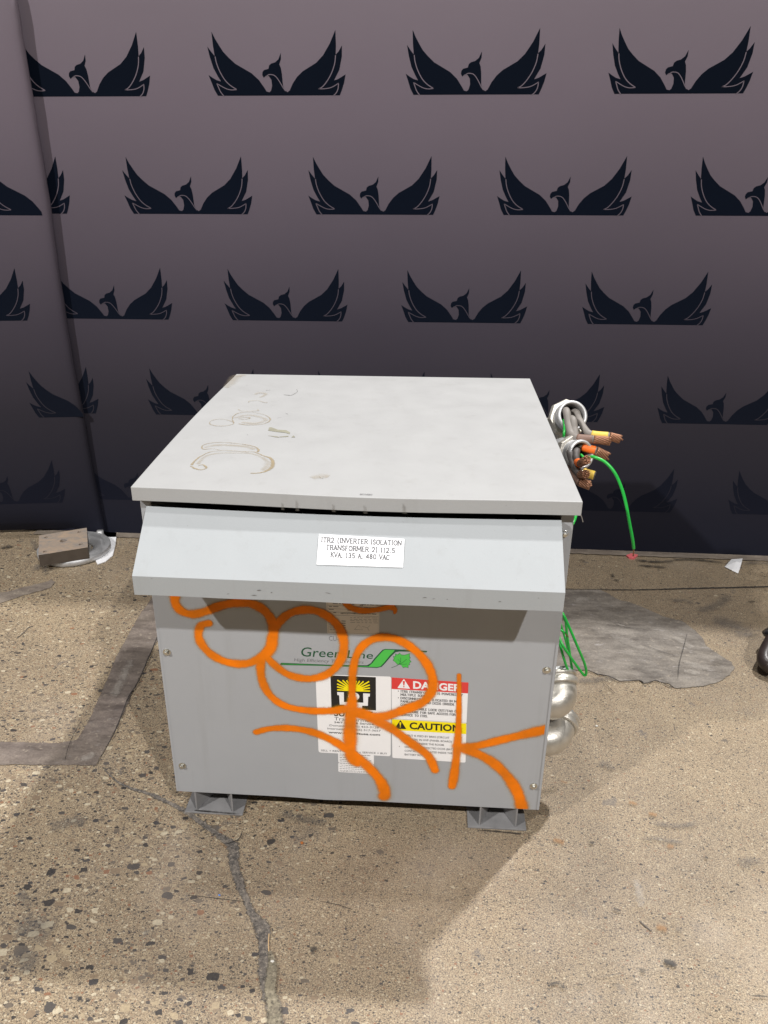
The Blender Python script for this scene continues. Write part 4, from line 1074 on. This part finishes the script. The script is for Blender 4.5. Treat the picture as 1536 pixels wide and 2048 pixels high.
for pts, wd, m in [
    ([(1268,1122),(1310,1126),(1350,1124)], .012, 'blacksm'), ([(1275,1133),(1305,1135),(1335,1138)], .012, 'blacksm'), ([(1340,1122),(1390,1122),(1450,1128)], .010, 'blacksm'), ([(1480,1130),(1520,1128),(1550,1132)], .02, 'greysm'),
    ([(1222,1150),(1228,1157)], .008, 'blacksm'), ([(1226,1162),(1238,1164)], .011, 'blacksm'), ([(1160,1122),(1170,1124)], .005, 'blacksm'), ([(1340,1205),(1370,1203),(1385,1212)], .016, 'greysm'), ([(1494,1206),(1510,1205)], .007, 'blacksm'),
    ([(1420,1240),(1470,1255),(1500,1280)], .06, 'greysm'), ([(1390,1225),(1430,1215),(1460,1190)], .03, 'greysm'), ([(1150,1365),(1200,1362),(1232,1358)], .022, 'greysm'), ([(1205,1365),(1220,1380),(1232,1392)], .0015, 'blacksm'),
    ([(1290,1870),(1298,1872)], .007, 'greysm'), ([(1476,1735),(1500,1725),(1525,1728)], .020, 'greysm'), ([(1325,1925),(1342,1930),(1350,1938)], .010, 'blacksm'), ([(1278,1942),(1292,1948)], .008, 'blacksm'), ([(1350,1860),(1365,1868)], .012, 'greysm'),
    ([(1178,1688),(1188,1690)], .007, 'blacksm'), ([(1408,1717),(1416,1720)], .005, 'blacksm'), ([(1225,1820),(1242,1826)], .004, 'blacksm'), ([(1200,1540),(1212,1530),(1225,1545)], .018, 'greysm'), ([(1280,1680),(1320,1682),(1370,1690)], .010, 'greysm'), ([(1300,1650),(1360,1655),(1400,1648)], .014, 'greysm'),
    ([(1104,1682),(1118,1686),(1130,1690)], .012, 'rustsm'), ([(1332,1696),(1348,1698)], .011, 'rustsm'), ([(1255,1608),(1275,1612)], .010, 'rustsm'), ([(1295,1630),(1315,1634)], .010, 'rustsm'), ([(1120,1565),(1135,1570)], .006, 'rustsm'), ([(1310,1855),(1335,1865)], .014, 'rustsm'),
    ([(1095,1975),(1115,1970),(1130,1982)], .005, 'blacksm'), ([(1150,1972),(1168,1974)], .0025, 'blacksm'), ([(1222,1972),(1240,1972)], .002, 'blacksm'), ([(1190,1958),(1215,1955),(1250,1950)], .0025, 'greysm'), ([(1500,1995),(1536,1997)], .003, 'blacksm'), ([(1270,1760),(1278,1790),(1282,1820)], .016, 'palesm'),
    ([(36,1788),(50,1800),(58,1822)], .018, 'greysm'), ([(30,1850),(70,1860),(110,1870)], .045, 'greysm'), ([(25,1900),(60,1925),(40,1950)], .03, 'greysm'), ([(95,1660),(130,1650),(180,1645)], .03, 'greysm'), ([(0,1100),(15,1095),(22,1098)], .018, 'blacksm'),
    ([(620,1905),(635,1900)], .009, 'blacksm'), ([(560,1625),(600,1640),(660,1650)], .02, 'greysm'), ([(440,1690),(455,1700)], .006, 'rustsm'), ([(60,1075),(85,1120),(95,1155)], .02, 'greysm'), ([(70,1145),(80,1130)], .03, 'greysm'),
    ([(1150,1210),(1165,1200),(1175,1205)], .02, 'palesm'), ([(1345,1275),(1370,1290),(1385,1300)], .022, 'palesm'), ([(1360,1325),(1395,1335),(1420,1340)], .028, 'palesm'), ([(1220,1270),(1260,1290),(1290,1300)], .028, 'palesm'), ([(1365,1345),(1400,1350)], .018, 'palesm'), ([(1230,1250),(1250,1255)], .006, 'palesm'),
    ([(1375,1265),(1366,1300),(1358,1330),(1355,1362)], .0022, 'blacksm'), ([(1280,1290),(1320,1305),(1362,1318)], .0018, 'blacksm'), ([(1205,1250),(1300,1265)], .0015, 'blacksm'),
    ([(130,1528),(140,1490),(165,1440)], .0018, 'blacksm'), ([(160,1520),(178,1518),(188,1505)], .02, 'palesm'), ([(225,1400),(245,1360),(262,1320)], .022, 'palesm'), ([(950,1663),(1000,1667),(1045,1672)], .004, 'blacksm'), ([(385,1624),(430,1628),(480,1632)], .004, 'blacksm')]:  # last two: thin dark strips along the front edge of each foot
    smudge(pts, wd*.8, M[m])
# ------------------------------------------------------------------ small things on the floor, right
bm = bmesh.new(); pts = [G(1449, 1135), G(1461, 1127), G(1484, 1122), G(1481, 1136), G(1476, 1148), G(1464, 1143)]
hts = [.003, .016, .010, .020, .002, .004]; cc = sum(pts, Vector())/6; cv = bm.verts.new((cc.x, cc.y, .022))
vs = [bm.verts.new((p.x, p.y, h)) for p, h in zip(pts, hts)]; 
for i in range(6): bm.faces.new((vs[i], vs[(i+1) % 6], cv))
bl_ = [bm.verts.new((p.x*.98+cc.x*.02, p.y*.98+cc.y*.02, .0015)) for p in pts]
for i in range(6): bm.faces.new((bl_[i], bl_[(i+1) % 6], vs[(i+1) % 6], vs[i]))
bm.faces.new(list(reversed(bl_)))
bmesh.ops.recalc_face_normals(bm, faces=bm.faces)
tag(finish('paper_scrap', bm, M['paperw']), 'crumpled white paper scrap on the floor at the right near the backdrop', 'paper scrap')
M['pink'] = plain('pink_tape', (.75, .16, .17), .6)
bm = bmesh.new(); prism(bm, [G(*p) for p in [(1252, 1113), (1262, 1109), (1276, 1112), (1268, 1119), (1258, 1118)]], (0, 0, .0052))
tag(finish('tape_scrap', bm, M['pink']), 'tiny pink tape scrap on the floor below the hanging green wire', 'tape scrap')
# dark pipe fitting at the right border
M['rubber'] = plain('dark_brown_rubber', (.035, .024, .022), .38, 0, .3, 60)
M['blackgl'] = plain('black_coupling', (.03, .03, .035), .25, .3, .2, 60)
M['red'] = plain('red_seal', (.5, .03, .03), .4, 0, .2)
f0 = G(1552, 1345)
ft = empty('pipe_fitting', (f0.x, f0.y, 0), 'dark curved pipe fitting with a red seal cut off by the right border', 'pipe fitting')
q = lambda x, y, z: P(x, y, (0, 0, 1), z)
bm = bmesh.new(); tube(bm, catmull([q(1552, 1270, .055), q(1535, 1300, .045), q(1530, 1322, .035), q(1548, 1338, .027)], 8), .020, 20)
finish('elbow', bm, M['rubber'], ft, True)
bm = bmesh.new(); ce = q(1552, 1270, .055); lathe(bm, ce, (-.5, .4, .8), [(.010, -.012), (.028, -.012), (.031, -.008), (.031, .002), (.026, .005), (.029, .009), (.029, .02), (.01, .022)], 28, closed=True)
finish('coupling', bm, M['blackgl'], ft, True)
bm = bmesh.new(); ce = q(1552, 1332, .028); lathe(bm, ce, (-.3, -.9, .1), [(.014, 0), (.021, 0), (.023, .004), (.021, .009), (.014, .009)], 28, closed=True)
finish('seal_ring', bm, M['red'], ft, True)
# bits of wire and chips on the floor
M['chip'] = plain('white_chip', (.62, .60, .55), .6)
M['bluechip'] = plain('blue_chip', (.06, .22, .7), .5)
M['rustbit'] = plain('rusty_bit', (.40, .13, .03), .7)
def twig(pts, label, m):
    bm = bmesh.new(); tube(bm, catmull([G(x, y, .002) for x, y in pts], 5), .0010, 6); tag(finish('wire_offcut', bm, m), label, 'wire offcut')
twig([(34, 1276), (48, 1265), (56, 1256), (66, 1252)], 'thin dark wire offcut on the floor at the far left', M['cabledark'])
twig([(538, 1868), (537, 1890), (539, 1915)], 'thin tan splinter lying in the floor crack', M['tan'])
twig([(1279, 1842), (1290, 1852), (1303, 1862)], 'thin dark wire offcut on the floor at the lower right', M['cabledark'])
def chip(px, py, r, m, label):
    c = G(px, py); bm = bmesh.new(); bmesh.ops.create_icosphere(bm, subdivisions=1, radius=r)
    for v in bm.verts: v.co = Vector((v.co.x*random.uniform(.8, 1.3), v.co.y*random.uniform(.6, 1.1), v.co.z*.5))+Vector((c.x, c.y, r*.5))
    tag(finish('stone_chip', bm, m), label, 'chip')
chip(439, 1791, .0022, M['bluechip'], 'tiny blue chip on the floor left of the crack')
chip(604, 1687, .0038, M['rustbit'], 'small rusty orange chip on the floor in front of the cabinet')
chip(545, 1926, .0055, M['chip'], 'whitish pebble lodged in the filled floor crack')
chip(1193, 1453, .0035, M['chip'], 'small white chip on the floor right of the round elbows')
